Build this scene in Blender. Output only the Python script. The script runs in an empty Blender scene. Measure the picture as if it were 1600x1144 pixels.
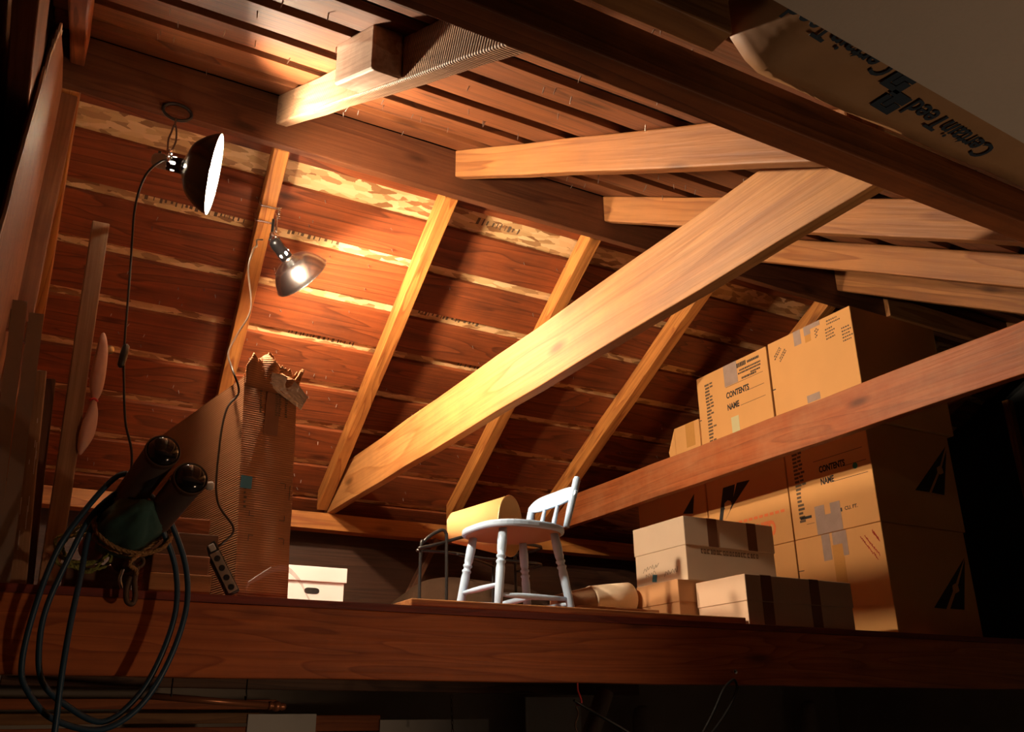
import bpy, bmesh, math, random
from mathutils import Vector, Matrix, Quaternion
random.seed(7)
S = bpy.context.scene
C = S.collection
# ------------------------------------------------------------------ camera
# eye at the origin (about 1.6 m over the garage floor), X along the ridge, Y into the loft, Z up
AX = (0.87297544, -0.17200849, 0.45642848)
AY = (-0.48767305, -0.32588035, 0.80992407)
AZ = (-0.00942725, 0.92963169, 0.36836945)
cam = bpy.data.cameras.new('camera'); co = bpy.data.objects.new('camera', cam); C.objects.link(co)
M = Matrix((AX, AY, AZ))                      # rows: world axes in (right, up, forward)
m4 = Matrix.Identity(4)
for r in range(3):
    m4[r][0] = M[r][0]; m4[r][1] = M[r][1]; m4[r][2] = -M[r][2]
co.matrix_world = m4
cam.sensor_width = 36; cam.lens = 1411.67 / 1600 * 36; cam.clip_start = 0.02
S.camera = co
S.view_settings.view_transform = 'Standard'; S.view_settings.look = 'None'
S.view_settings.gamma = 1; S.view_settings.use_curve_mapping = False
S.view_settings.exposure = 0.0
W = bpy.data.worlds.new('night'); S.world = W; W.use_nodes = True
W.node_tree.nodes['Background'].inputs[0].default_value = (0.9, 0.5, 0.3, 1)
W.node_tree.nodes['Background'].inputs[1].default_value = 0.0
def area(name, loc, tgt, size, power, col):
    l = bpy.data.lights.new(name, 'AREA'); l.size = size; l.energy = power; l.color = col
    o = bpy.data.objects.new(name, l); C.objects.link(o); o.location = loc
    o.rotation_euler = (Vector(tgt) - Vector(loc)).to_track_quat('-Z', 'Y').to_euler(); return o
# weak lamp of the garage, behind and right of the viewer
def spot(name, loc, tgt, ang, power, col, size=.12):
    l = bpy.data.lights.new(name, 'SPOT'); l.spot_size = math.radians(ang); l.spot_blend = 1; l.energy = power; l.color = col; l.shadow_soft_size = size
    o = bpy.data.objects.new(name, l); C.objects.link(o); o.location = loc
    o.rotation_euler = (Vector(tgt) - Vector(loc)).to_track_quat('-Z', 'Y').to_euler(); return o
spot('garage_lamp', (2.3, -.7, -.35), (.75, 2.24, -.12), 44, 56, (1, .64, .38), .06)
spot('ceiling_fill', (1.7, .15, -1.25), (1.65, .35, 1), 78, 34, (1, .74, .5), .25)  # unseen fill light added to brighten the drywall and header from below
LAMP1_W, LAMP2_W = 108.0, 86.0
LAMP_COL = (1.0, 0.77, 0.54)
# ------------------------------------------------------------------ materials
def newmat(n):
    m = bpy.data.materials.new(n); m.use_nodes = True
    nt = m.node_tree; return m, nt, nt.nodes['Principled BSDF']
def N(nt, t, **k):
    n = nt.nodes.new(t)
    for a, b in k.items(): setattr(n, a, b)
    return n
def plain(n, col, rough=.6, metal=0, bump=0, bscale=60, var=.12, vscale=6, **kw):
    m, nt, b = newmat(n)
    tc = N(nt, 'ShaderNodeTexCoord'); no = N(nt, 'ShaderNodeTexNoise'); no.inputs['Scale'].default_value = vscale
    no.inputs['Detail'].default_value = 5
    nt.links.new(tc.outputs['Object'], no.inputs['Vector'])
    mx = N(nt, 'ShaderNodeMix', data_type='RGBA')
    nt.links.new(no.outputs['Fac'], mx.inputs[0])
    mx.inputs[6].default_value = tuple(c * (1 - var) for c in col) + (1,)
    mx.inputs[7].default_value = tuple(min(1, c * (1 + var)) for c in col) + (1,)
    nt.links.new(mx.outputs[2], b.inputs['Base Color'])
    b.inputs['Roughness'].default_value = rough; b.inputs['Metallic'].default_value = metal
    if bump:
        n2 = N(nt, 'ShaderNodeTexNoise'); n2.inputs['Scale'].default_value = bscale
        nt.links.new(tc.outputs['Object'], n2.inputs['Vector'])
        bp = N(nt, 'ShaderNodeBump'); bp.inputs['Strength'].default_value = bump; bp.inputs['Distance'].default_value = .01
        nt.links.new(n2.outputs['Fac'], bp.inputs['Height']); nt.links.new(bp.outputs['Normal'], b.inputs['Normal'])
    for k, v in kw.items(): b.inputs[k].default_value = v
    return m
def wood(n, light, dark, rings=9, stretch=.5, cross=7, rough=.55, grime=.35, grimecol=(.05, .025, .015), saw=0, knots=True):
    """sawn lumber, grain along the object's local X"""
    m, nt, b = newmat(n); L = nt.links.new
    tc = N(nt, 'ShaderNodeTexCoord'); oi = N(nt, 'ShaderNodeObjectInfo')
    ad = N(nt, 'ShaderNodeVectorMath', operation='MULTIPLY_ADD')
    L(oi.outputs['Random'], ad.inputs[0]); ad.inputs[1].default_value = (7, 11, 5); L(tc.outputs['Object'], ad.inputs[2])
    mp = N(nt, 'ShaderNodeMapping'); mp.inputs['Scale'].default_value = (stretch, cross, cross); L(ad.outputs[0], mp.inputs['Vector'])
    n1 = N(nt, 'ShaderNodeTexNoise'); n1.inputs['Scale'].default_value = 1.3; n1.inputs['Detail'].default_value = 2
    n1.inputs['Distortion'].default_value = .5; L(mp.outputs[0], n1.inputs['Vector'])
    mu = N(nt, 'ShaderNodeMath', operation='MULTIPLY'); L(n1.outputs['Fac'], mu.inputs[0]); mu.inputs[1].default_value = rings
    fr = N(nt, 'ShaderNodeMath', operation='FRACT'); L(mu.outputs[0], fr.inputs[0])
    cr = N(nt, 'ShaderNodeValToRGB'); e = cr.color_ramp.elements
    e[0].position = 0; e[0].color = light + (1,); e[1].position = .78; e[1].color = tuple((a * .5 + c * .5) for a, c in zip(light, dark)) + (1,)
    x = e.new(.93); x.color = dark + (1,); x = e.new(1); x.color = light + (1,)
    L(fr.outputs[0], cr.inputs[0])
    # fine fibre
    mp2 = N(nt, 'ShaderNodeMapping'); mp2.inputs['Scale'].default_value = (3, 90, 90); L(ad.outputs[0], mp2.inputs['Vector'])
    n2 = N(nt, 'ShaderNodeTexNoise'); n2.inputs['Scale'].default_value = 1; n2.inputs['Detail'].default_value = 3; L(mp2.outputs[0], n2.inputs['Vector'])
    m1 = N(nt, 'ShaderNodeMix', data_type='RGBA', blend_type='MULTIPLY'); m1.inputs[0].default_value = .5
    L(cr.outputs[0], m1.inputs[6])
    cr2 = N(nt, 'ShaderNodeValToRGB'); cr2.color_ramp.elements[0].position = .3; cr2.color_ramp.elements[0].color = (.5, .45, .4, 1)
    cr2.color_ramp.elements[1].position = .6; L(n2.outputs['Fac'], cr2.inputs[0]); L(cr2.outputs[0], m1.inputs[7])
    # blotchy grime and stains
    n3 = N(nt, 'ShaderNodeTexNoise'); n3.inputs['Scale'].default_value = 4.5; n3.inputs['Detail'].default_value = 7; n3.inputs['Roughness'].default_value = .7
    L(ad.outputs[0], n3.inputs['Vector'])
    cr3 = N(nt, 'ShaderNodeValToRGB'); cr3.color_ramp.elements[0].position = .42; cr3.color_ramp.elements[0].color = (0, 0, 0, 1)
    cr3.color_ramp.elements[1].position = .72; L(n3.outputs['Fac'], cr3.inputs[0])
    gm = N(nt, 'ShaderNodeMath', operation='MULTIPLY'); L(cr3.outputs[0], gm.inputs[0]); gm.inputs[1].default_value = grime
    m2 = N(nt, 'ShaderNodeMix', data_type='RGBA'); L(gm.outputs[0], m2.inputs[0]); L(m1.outputs[2], m2.inputs[6]); m2.inputs[7].default_value = grimecol + (1,)
    last = m2.outputs[2]
    if knots:
        mk_ = N(nt, 'ShaderNodeMapping'); mk_.inputs['Scale'].default_value = (1.6, 5, 5); L(ad.outputs[0], mk_.inputs['Vector'])
        vo = N(nt, 'ShaderNodeTexVoronoi'); vo.inputs['Scale'].default_value = 1.5; L(mk_.outputs[0], vo.inputs['Vector'])
        ck = N(nt, 'ShaderNodeValToRGB'); ck.color_ramp.elements[0].position = .05; ck.color_ramp.elements[0].color = (.85, .85, .85, 1)
        ck.color_ramp.elements[1].position = .17; ck.color_ramp.elements[1].color = (0, 0, 0, 1); L(vo.outputs['Distance'], ck.inputs[0])
        m3 = N(nt, 'ShaderNodeMix', data_type='RGBA'); L(ck.outputs[0], m3.inputs[0]); L(last, m3.inputs[6])
        m3.inputs[7].default_value = tuple(c * .35 for c in dark) + (1,); last = m3.outputs[2]
    bp = N(nt, 'ShaderNodeBump'); bp.inputs['Strength'].default_value = .35; bp.inputs['Distance'].default_value = .004
    L(n2.outputs['Fac'], bp.inputs['Height'])
    if saw:        # rough-sawn marks across the board
        wv = N(nt, 'ShaderNodeTexWave'); wv.inputs['Scale'].default_value = 26; wv.inputs['Distortion'].default_value = 1.5; wv.inputs['Detail'].default_value = 2
        L(tc.outputs['Object'], wv.inputs['Vector'])
        m4_ = N(nt, 'ShaderNodeMix', data_type='RGBA', blend_type='MULTIPLY'); m4_.inputs[0].default_value = saw
        L(last, m4_.inputs[6]); L(wv.outputs['Color'], m4_.inputs[7]); last = m4_.outputs[2]
        b2 = N(nt, 'ShaderNodeBump'); b2.inputs['Strength'].default_value = .5; b2.inputs['Distance'].default_value = .006
        L(wv.outputs['Fac'], b2.inputs['Height']); L(bp.outputs[0], b2.inputs['Normal']); bp = b2
    L(bp.outputs['Normal'], b.inputs['Normal']); L(last, b.inputs['Base Color'])
    b.inputs['Roughness'].default_value = rough; b.inputs['Specular IOR Level'].default_value = .35
    return m
def osb_mat():
    m, nt, b = newmat('flake_board'); L = nt.links.new
    tc = N(nt, 'ShaderNodeTexCoord'); mp = N(nt, 'ShaderNodeMapping'); mp.inputs['Scale'].default_value = (34, 110, 110); L(tc.outputs['Object'], mp.inputs[0])
    n0 = N(nt, 'ShaderNodeTexNoise'); n0.inputs['Scale'].default_value = .8; n0.inputs['Detail'].default_value = 6; L(mp.outputs[0], n0.inputs['Vector'])
    mx0 = N(nt, 'ShaderNodeMix', data_type='RGBA'); mx0.inputs[0].default_value = .55; L(mp.outputs[0], mx0.inputs[6]); L(n0.outputs['Color'], mx0.inputs[7])
    vo = N(nt, 'ShaderNodeTexVoronoi'); vo.inputs['Scale'].default_value = 1.1; L(mx0.outputs[2], vo.inputs['Vector'])
    sp = N(nt, 'ShaderNodeSeparateColor'); L(vo.outputs['Color'], sp.inputs[0])
    cr = N(nt, 'ShaderNodeValToRGB'); e = cr.color_ramp.elements
    e[0].position = .1; e[0].color = (.27, .12, .04, 1); e[1].position = .9; e[1].color = (.78, .52, .26, 1); x = e.new(.5); x.color = (.62, .38, .16, 1)
    L(sp.outputs[0], cr.inputs[0]); L(cr.outputs[0], b.inputs['Base Color']); b.inputs['Roughness'].default_value = .6
    bp = N(nt, 'ShaderNodeBump'); bp.inputs['Strength'].default_value = .4; bp.inputs['Distance'].default_value = .004
    L(sp.outputs[1], bp.inputs['Height']); L(bp.outputs[0], b.inputs['Normal']); return m
def corr_mat(n, col, vert=True, freq=190, strength=.25):
    """corrugated cardboard, faint flutes"""
    m = plain(n, col, .75, var=.1, vscale=5); nt = m.node_tree; b = nt.nodes['Principled BSDF']
    tc = N(nt, 'ShaderNodeTexCoord'); wv = N(nt, 'ShaderNodeTexWave', bands_direction='Z' if not vert else 'X')
    wv.inputs['Scale'].default_value = freq / 6.28; wv.inputs['Distortion'].default_value = .4
    nt.links.new(tc.outputs['Object'], wv.inputs['Vector'])
    bp = N(nt, 'ShaderNodeBump'); bp.inputs['Strength'].default_value = strength; bp.inputs['Distance'].default_value = .002
    nt.links.new(wv.outputs['Fac'], bp.inputs['Height']); nt.links.new(bp.outputs[0], b.inputs['Normal']); return m
def emis(n, col, s):
    m, nt, b = newmat(n); b.inputs['Base Color'].default_value = col + (1,); b.inputs['Emission Color'].default_value = col + (1,)
    b.inputs['Emission Strength'].default_value = s; return m
MT = dict(
    rafter=wood('orange_fir', (.56, .225, .05), (.33, .10, .02), grime=.22),
    tie=wood('pale_orange_fir', (.62, .29, .09), (.44, .175, .045), grime=.45, grimecol=(.26, .11, .045), rings=5, cross=4),
    tie2=wood('red_fir', (.37, .10, .026), (.25, .065, .015), grime=.35, grimecol=(.5, .25, .12), rings=6),
    near=wood('tan_fir', (.44, .185, .058), (.28, .10, .03), grime=.4, grimecol=(.22, .11, .06), rings=5),
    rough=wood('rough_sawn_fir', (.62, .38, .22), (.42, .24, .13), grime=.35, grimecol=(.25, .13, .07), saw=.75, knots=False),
    board=wood('red_brown_board', (.29, .072, .019), (.14, .032, .009), grime=.4, rings=11, cross=5),
    weathered=wood('weathered_fir', (.55, .4, .3), (.4, .24, .16), grime=.6, grimecol=(.2, .09, .05), rings=4, cross=9),
    deepbrown=wood('deep_brown_wood', (.07, .028, .013), (.04, .015, .008), grime=.5),
    nboard=wood('brown_board', (.25, .08, .024), (.12, .036, .011), grime=.4, rings=8, cross=5),
    ridge=wood('dark_ridge_board', (.17, .058, .022), (.10, .03, .012), grime=.4, rings=5),
    rim=wood('rim_fir', (.58, .155, .036), (.38, .085, .017), grime=.25, rings=12, cross=5),
    header=wood('rough_header', (.36, .10, .025), (.2, .05, .012), grime=.5, rings=6, cross=9),
    dark=wood('dark_old_wood', (.2, .09, .045), (.1, .045, .025), grime=.5),
    panel=wood('hardboard', (.29, .115, .05), (.23, .085, .035), grime=.35, rings=2, knots=False),
    plank=wood('plank_pine', (.42, .2, .07), (.27, .11, .04), grime=.3),
    door=wood('painted_trim', (.36, .22, .12), (.3, .17, .09), grime=.4, grimecol=(.16, .08, .04), rings=2, knots=False),
    deck=wood('red_plywood', (.28, .05, .03), (.18, .03, .02), grime=.3, knots=False),
    osb=osb_mat(),
    mattblack=plain('matt_black', (.016, .012, .01), .95, bump=.3),
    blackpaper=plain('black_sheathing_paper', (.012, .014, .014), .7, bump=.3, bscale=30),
    carton=corr_mat('moving_carton', (.72, .36, .115), False, 900, .06),
    carton2=corr_mat('brown_cardboard', (.36, .145, .05), False, 330, .45),
    carton3=corr_mat('small_brown_carton', (.44, .22, .09), False, 900, .08),
    cream=corr_mat('cream_board', (.76, .62, .45), False, 900, .05),
    pinkcard=corr_mat('tan_board', (.6, .42, .28), False, 900, .05),
    white=plain('white_board', (.82, .8, .77), .6, var=.03),
    tapeb=plain('brown_tape', (.22, .10, .055), .3), tapeg=plain('grey_brown_tape', (.42, .3, .24), .22, var=.2, vscale=25, bump=.3, bscale=70),
    tapeo=plain('amber_tape', (.62, .3, .08), .25, bump=.3, bscale=70), tapec=plain('clear_tape', (.62, .5, .38), .15, var=.3, vscale=18, bump=.5, bscale=60),
    ink=plain('black_ink', (.018, .016, .014), .7), redink=plain('red_ink', (.55, .06, .03), .7), orange=plain('orange_ink', (.85, .2, .05), .7),
    greyink=plain('faded_ink', (.12, .075, .04), .8), navy=plain('navy_ink', (.012, .022, .035), .7), bluelabel=plain('blue_sticker', (.05, .22, .33), .6),
    greenlabel=plain('green_sticker', (.03, .25, .16), .6), ylabel=plain('pale_label', (.62, .56, .3), .5),
    chair=plain('pale_blue_paint', (.40, .57, .78), .35, var=.05), seatunder=plain('bare_seat_wood', (.34, .17, .08), .6),
    shade=plain('ochre_lampshade', (.74, .46, .17), .8, bump=.1, bscale=400), brass=plain('aged_brass', (.7, .55, .3), .35, 1), 
    blacksteel=plain('black_painted_steel', (.012, .012, .012), .35), steel=plain('bright_steel', (.75, .75, .76), .18, 1),
    alu=plain('spun_aluminium', (.8, .78, .77), .27, 1, var=.06, vscale=40), alutrack=plain('dull_metal', (.3, .25, .2), .45, .7),
    blackenamel=plain('black_enamel', (.008, .012, .012), .25), refl=plain('white_enamel', (.6, .6, .6), .4, var=.02),
    bake=plain('black_plastic', (.012, .012, .013), .3), greyplastic=plain('grey_plastic', (.32, .28, .24), .5), 
    cord=plain('black_cord', (.01, .01, .01), .4), cordb=plain('brown_cord', (.06, .035, .022), .35), cordw=plain('grey_cord', (.3, .24, .2), .4),
    hose=plain('blue_hose', (.022, .065, .12), .4), rope=plain('tan_rope', (.4, .21, .08), .8, bump=.6, bscale=220), ropeg=plain('green_yellow_rope', (.24, .24, .05), .8, bump=.6, bscale=220, var=.7, vscale=40),
    teal=plain('teal_cloth', (.05, .13, .11), .8, bump=.4, bscale=20), tube=plain('dark_tube', (.09, .055, .045), .35), cap=plain('dark_cap', (.012, .01, .01), .12),
    bag=plain('pink_bag', (.6, .36, .28), .5, bump=.4, bscale=25), redclip=plain('red_tie', (.55, .04, .04), .5),
    sack=plain('brown_canvas', (.028, .014, .007), .95, bump=.6, bscale=9, **{'Specular IOR Level': .1}), roll=plain('cream_paper', (.8, .66, .48), .7, bump=.1), rollb=plain('brown_paper', (.34, .19, .1), .8, bump=.2),
    dry=plain('drywall_paper', (.46, .36, .28), .8, var=.05, bump=.08, bscale=120), drywhite=plain('gypsum', (.62, .56, .5), .9), 
    kraft=plain('kraft_paper', (.33, .165, .07), .55, var=.25, vscale=9, bump=.5, bscale=14),
    garage=plain('grey_wall', (.58, .5, .42), .85, var=.12, vscale=2.5), pale=plain('pale_panel', (.85, .82, .78), .6, var=.05), floor=plain('concrete', (.16, .15, .14), .8),
    copper=plain('copper_rod', (.45, .17, .08), .35, .5), nail=plain('nail_steel', (.4, .34, .3), .35, .9), rust=plain('rusty_iron', (.12, .07, .045), .6, .4),
    wax=plain('frosted_bulb', (.9, .9, .9), .3))
def plastic():
    m, nt, b = newmat('clear_film'); b.inputs['Base Color'].default_value = (.8, .75, .72, 1); b.inputs['Roughness'].default_value = .25
    b.inputs['Alpha'].default_value = .35; return m
MT['film'] = plastic()
# ------------------------------------------------------------------ mesh helpers
def link(name, me, mat=None, parent=None):
    o = bpy.data.objects.new(name, me); C.objects.link(o)
    if mat is not None: me.materials.append(MT[mat] if isinstance(mat, str) else mat)
    if parent is not None: o.parent = parent
    return o
def obj(name, bm, mat=None, parent=None, smooth=False, loc=None, bevel=0):
    bmesh.ops.recalc_face_normals(bm, faces=bm.faces)
    me = bpy.data.meshes.new(name); bm.to_mesh(me); bm.free()
    if smooth:
        for p in me.polygons: p.use_smooth = True
    o = link(name, me, mat, parent)
    if loc is not None: o.location = loc
    if bevel:
        md = o.modifiers.new('bevel', 'BEVEL'); md.width = bevel; md.segments = 2; md.limit_method = 'ANGLE'; md.angle_limit = .7
    return o
def tag(o, label=None, cat=None, group=None, kind=None):
    if label: o['label'] = label
    if cat: o['category'] = cat
    if group: o['group'] = group
    if kind: o['kind'] = kind
    return o
def thing(name, label, cat, loc=(0, 0, 0), rot=None, group=None):
    o = bpy.data.objects.new(name, None); C.objects.link(o); o.location = loc; o.empty_display_size = .05
    if rot is not None:
        o.rotation_mode = 'QUATERNION'; o.rotation_quaternion = rot
    return tag(o, label, cat, group)
def bx(bm, x0, x1, y0, y1, z0, z1, M4=None):
    vs = [bm.verts.new((x, y, z)) for x in (x0, x1) for y in (y0, y1) for z in (z0, z1)]
    for f in ((0, 1, 3, 2), (4, 6, 7, 5), (0, 4, 5, 1), (2, 3, 7, 6), (0, 2, 6, 4), (1, 5, 7, 3)): bm.faces.new([vs[i] for i in f])
    if M4 is not None:
        for v in vs: v.co = M4 @ v.co
    return vs
def BX(*a, **k):
    bm = bmesh.new(); bx(bm, *a, **k); return bm
def spline(pts, n=8, closed=False):
    P = [Vector(p) for p in pts]; out = []
    m = len(P); rng = range(m if closed else m - 1)
    for i in rng:
        g = (lambda k: P[k % m]) if closed else (lambda k: P[max(0, min(m - 1, k))])
        a, b, c, d = g(i - 1), g(i), g(i + 1), g(i + 2)
        for s in range(n):
            t = s / n
            out.append(.5 * ((2 * b) + (c - a) * t + (2 * a - 5 * b + 4 * c - d) * t * t + (3 * b - a - 3 * c + d) * t ** 3))
    if not closed: out.append(P[-1])
    return out
def tube(bm, pts, r, sides=8, closed=False, radii=None):
    P = [Vector(p) for p in pts]; m = len(P); rings = []; up = Vector((0, 0, 1)); prev = None
    for i, p in enumerate(P):
        a = P[(i - 1) % m] if (closed or i) else p; b = P[(i + 1) % m] if (closed or i < m - 1) else p
        t = (b - a).normalized()
        if prev is None:
            x = t.cross(up)
            if x.length < .05: x = t.cross(Vector((0, 1, 0)))
            x.normalize()
        else:
            x = (prev - t * prev.dot(t)); x = x.normalized() if x.length > 1e-5 else t.orthogonal().normalized()
        prev = x; y = t.cross(x); rr = radii[i] if radii else r
        rings.append([bm.verts.new(p + x * rr * math.cos(2 * math.pi * k / sides) + y * rr * math.sin(2 * math.pi * k / sides)) for k in range(sides)])
    for i in range(m if closed else m - 1):
        A, B = rings[i], rings[(i + 1) % m]
        for k in range(sides): bm.faces.new((A[k], A[(k + 1) % sides], B[(k + 1) % sides], B[k]))
    if not closed: bm.faces.new(rings[0]); bm.faces.new(rings[-1])
def TUBE(pts, r, sides=8, closed=False, n=8, smooth=True, radii=None):
    bm = bmesh.new(); tube(bm, spline(pts, n, closed) if smooth else pts, r, sides, closed, radii); return bm
def lathe(bm, prof, sides=32, M4=None, cap=True):
    """profile [(r, z)] turned about local Z"""
    rings = []
    for r, z in prof:
        rings.append([bm.verts.new((r * math.cos(2 * math.pi * k / sides), r * math.sin(2 * math.pi * k / sides), z)) for k in range(sides)])
    for A, B in zip(rings, rings[1:]):
        for k in range(sides): bm.faces.new((A[k], A[(k + 1) % sides], B[(k + 1) % sides], B[k]))
    if cap: bm.faces.new(rings[0]); bm.faces.new(rings[-1])
    if M4 is not None:
        for R_ in rings:
            for v in R_: v.co = M4 @ v.co
    return rings
def along(p0, p1):
    p0, p1 = Vector(p0), Vector(p1); q = (p1 - p0).to_track_quat('Z', 'Y'); return Matrix.Translation(p0) @ q.to_matrix().to_4x4()
def prism(bm, poly, z0, z1, M4=None):
    a = [bm.verts.new((x, y, z0)) for x, y in poly]; b = [bm.verts.new((x, y, z1)) for x, y in poly]; n = len(poly)
    bm.faces.new(a); bm.faces.new(b)
    for i in range(n): bm.faces.new((a[i], a[(i + 1) % n], b[(i + 1) % n], b[i]))
    if M4 is not None:
        for v in a + b: v.co = M4 @ v.co
def lumber(name, p0, p1, w, h, mat, label=None, cat=None, group=None, up=(0, 0, 1), plumb=False, parent=None, kind=None, bevel=.003, notch=None):
    """board from p0 to p1 (centre line of its lower face), w wide, h deep; grain runs along local X"""
    p0, p1 = Vector(p0), Vector(p1); L = (p1 - p0).length; x = (p1 - p0) / L; up = Vector(up)
    z = (up - x * up.dot(x)).normalized(); y = z.cross(x)
    bm = bmesh.new(); vs = []
    sh = 0
    if plumb:
        hd = Vector((x.x, x.y, 0)).normalized(); sh = -z.dot(hd) / x.dot(hd)
    nseg = max(1, int(L / .25)); rings = []
    for i in range(nseg + 1):
        s = L * i / nseg; w_ = .0012 * math.sin(i * 2.3 + L * 9)
        rings.append([bm.verts.new((s + (sh * zz), yy + w_, zz + (w_ if 0 < i < nseg else 0))) for yy, zz in ((-w / 2, 0), (w / 2, 0), (w / 2, h), (-w / 2, h))])
    for A, B in zip(rings, rings[1:]):
        for k in range(4): bm.faces.new((A[k], A[(k + 1) % 4], B[(k + 1) % 4], B[k]))
    bm.faces.new(rings[0]); bm.faces.new(rings[-1])
    o = obj(name, bm, mat, parent, bevel=bevel)
    m = Matrix((x, y, z)).transposed().to_4x4(); m.translation = p0
    o.matrix_local = m if parent is None else parent.matrix_local.inverted() @ m
    return tag(o, label, cat, group, kind)
def text_bm(bm, s, size, M4, extr=0.0004, align='LEFT', bold=.0, sx=1.0):
    cu = bpy.data.curves.new('t', 'FONT'); cu.body = s; cu.size = size; cu.extrude = extr; cu.align_x = align; cu.offset = bold; cu.resolution_u = 3
    ob = bpy.data.objects.new('t', cu); C.objects.link(ob)
    me = bpy.data.meshes.new_from_object(ob.evaluated_get(bpy.context.evaluated_depsgraph_get()))
    C.objects.unlink(ob); bpy.data.objects.remove(ob)
    k = len(bm.verts); bm.from_mesh(me); bm.verts.ensure_lookup_table()
    for v in bm.verts[k:]: v.co.x *= sx; v.co = M4 @ v.co
    bpy.data.meshes.remove(me)
def frame(o, u, v):
    """matrix that maps (u, v, out) of a face to its parent's space"""
    u, v = Vector(u).normalized(), Vector(v).normalized(); w = u.cross(v)
    m = Matrix((u, v, w)).transposed().to_4x4(); m.translation = Vector(o); return m
def quad(bm, pts, M4, t=.0006):
    prism(bm, pts, 0.0002, t, M4)
def rect(bm, u0, u1, v0, v1, M4, t=.0006): quad(bm, [(u0, v0), (u1, v0), (u1, v1), (u0, v1)], M4, t)
# ------------------------------------------------------------------ roof geometry
RY0, RY1, RZ0, RZ1 = 2.66, 2.69, 1.862, 2.059
FS, NS = .497, .56
far_bot = lambda Y: 1.862 - FS * (Y - 2.69)
far_top = lambda Y: far_bot(Y) + .10
near_bot = lambda Y: 1.94 - NS * (2.66 - Y)
near_top = lambda Y: near_bot(Y) + .12
XL, XR = -.15, 5.02
fn = Vector((0, FS, 1)).normalized(); nn = Vector((0, -NS, 1)).normalized()
def plate_struct(name, pts, thick, mat):
    """thin slab through four points, thickened along +normal"""
    P = [Vector(p) for p in pts]; n = (P[1] - P[0]).cross(P[2] - P[0]).normalized()
    if n.z < 0: n = -n
    bm = bmesh.new(); a = [bm.verts.new(p) for p in P]; b = [bm.verts.new(p + n * thick) for p in P]
    bm.faces.new(a); bm.faces.new(b)
    for i in range(4): bm.faces.new((a[i], a[(i + 1) % 4], b[(i + 1) % 4], b[i]))
    return tag(obj(name, bm, mat), kind='structure')
e = .0215
plate_struct('ceiling', [(XL, 2.70, far_top(2.70) + e), (XR, 2.70, far_top(2.70) + e), (XR, 4.75, far_top(4.75) + e), (XL, 4.75, far_top(4.75) + e)], .012, 'osb')
plate_struct('ceiling', [(XL, 2.655, near_top(2.655) + e + .002), (XR, 2.655, near_top(2.655) + e + .002), (XR, .868, near_top(.868) + e), (XL, .868, near_top(.868) + e)], .012, 'mattblack')  # black slab behind the near boards, visible in their gaps
ORD = ['highest', 'second', 'third', 'fourth', 'fifth', 'sixth', 'seventh', 'eighth', 'ninth', 'tenth', 'eleventh', 'twelfth']
nail_me = None
def nail_mesh():
    global nail_me
    bm = bmesh.new(); lathe(bm, [(.0019, .004), (.0016, -.012), (.0003, -.018)], 5)
    me = bpy.data.meshes.new('nail'); bm.to_mesh(me); bm.free(); me.materials.append(MT['nail']); nail_me = me
nail_mesh()
def roof_boards(gaps, ya, yb, top, normal, mat, side, first_label):
    edges = [ya]
    for a, b in gaps: edges += [a, b]
    edges.append(yb)
    for i in range(0, len(edges), 2):
        a, b = edges[i], edges[i + 1]; k = i // 2; mid = (a + b) / 2
        wdt = (b - a) / normal.z
        p0 = Vector((XL + .01, mid, top(mid))); p1 = Vector((XR - .01, mid, top(mid)))
        pos = ORD[k] + (' board down from the ridge' if k else ' board, against the ridge')
        o = lumber('roof_board', p0, p1, wdt, .02, mat, 'reddish brown roof board on the %s slope, %s' % (side, pos), 'board', 'roof boards on the %s slope' % side, up=normal, bevel=.0015)
        rn = random.Random(k * 7 + len(side)); cnt = 20 if wdt > .12 else 6
        for j in range(cnt):
            c = bpy.data.objects.new('nail', nail_me); C.objects.link(c); c.parent = o
            x = .3 + rn.random() * 4.2 if j < 4 else .3 + abs(rn.gauss(0, .5)) * 2.2
            x = min(4.6, x)
            c.location = (x, (rn.random() - .5) * wdt * .8, 0)
            c.rotation_euler = (rn.uniform(-.3, .3), rn.uniform(-.3, .3), 0)
FG = [(2.80, 2.895), (3.065, 3.11), (3.285, 3.33), (3.505, 3.55), (3.735, 3.78), (3.965, 4.01), (4.2, 4.245), (4.43, 4.47)]
roof_boards(FG, 2.70, 4.72, far_top, fn, 'board', 'far', '')
NG = [(1.10, 1.16), (1.34, 1.41), (1.56, 1.63), (1.82, 1.895), (2.07, 2.15), (2.36, 2.45)]
def near_boards():
    ed = [.87]
    for a, b in NG: ed += [a, b]
    ed.append(2.653); n = len(ed) // 2
    prs = [(ed[i], ed[i + 1]) for i in range(0, len(ed), 2)][::-1]
    for k, (a, b) in enumerate(prs):
        mid = (a + b) / 2; wdt = (b - a) / nn.z
        pos = ORD[k] + (' board down from the ridge' if k else ' board, against the ridge')
        o = lumber('roof_board', (XL + .01, mid, near_top(mid) + .0005), (XR - .01, mid, near_top(mid) + .0005), wdt, .02, 'nboard', 'brown roof board on the slope nearest the viewer, ' + pos, 'board', 'roof boards on the near slope', up=nn, bevel=.0015)
        rn = random.Random(k * 13 + 3)
        for j in range(20):
            c = bpy.data.objects.new('nail', nail_me); C.objects.link(c); c.parent = o
            c.location = (.25 + rn.random() * 2.3, (rn.random() - .5) * wdt * .8, 0); c.rotation_euler = (rn.uniform(-.3, .3), rn.uniform(-.3, .3), 0)
near_boards()
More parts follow.
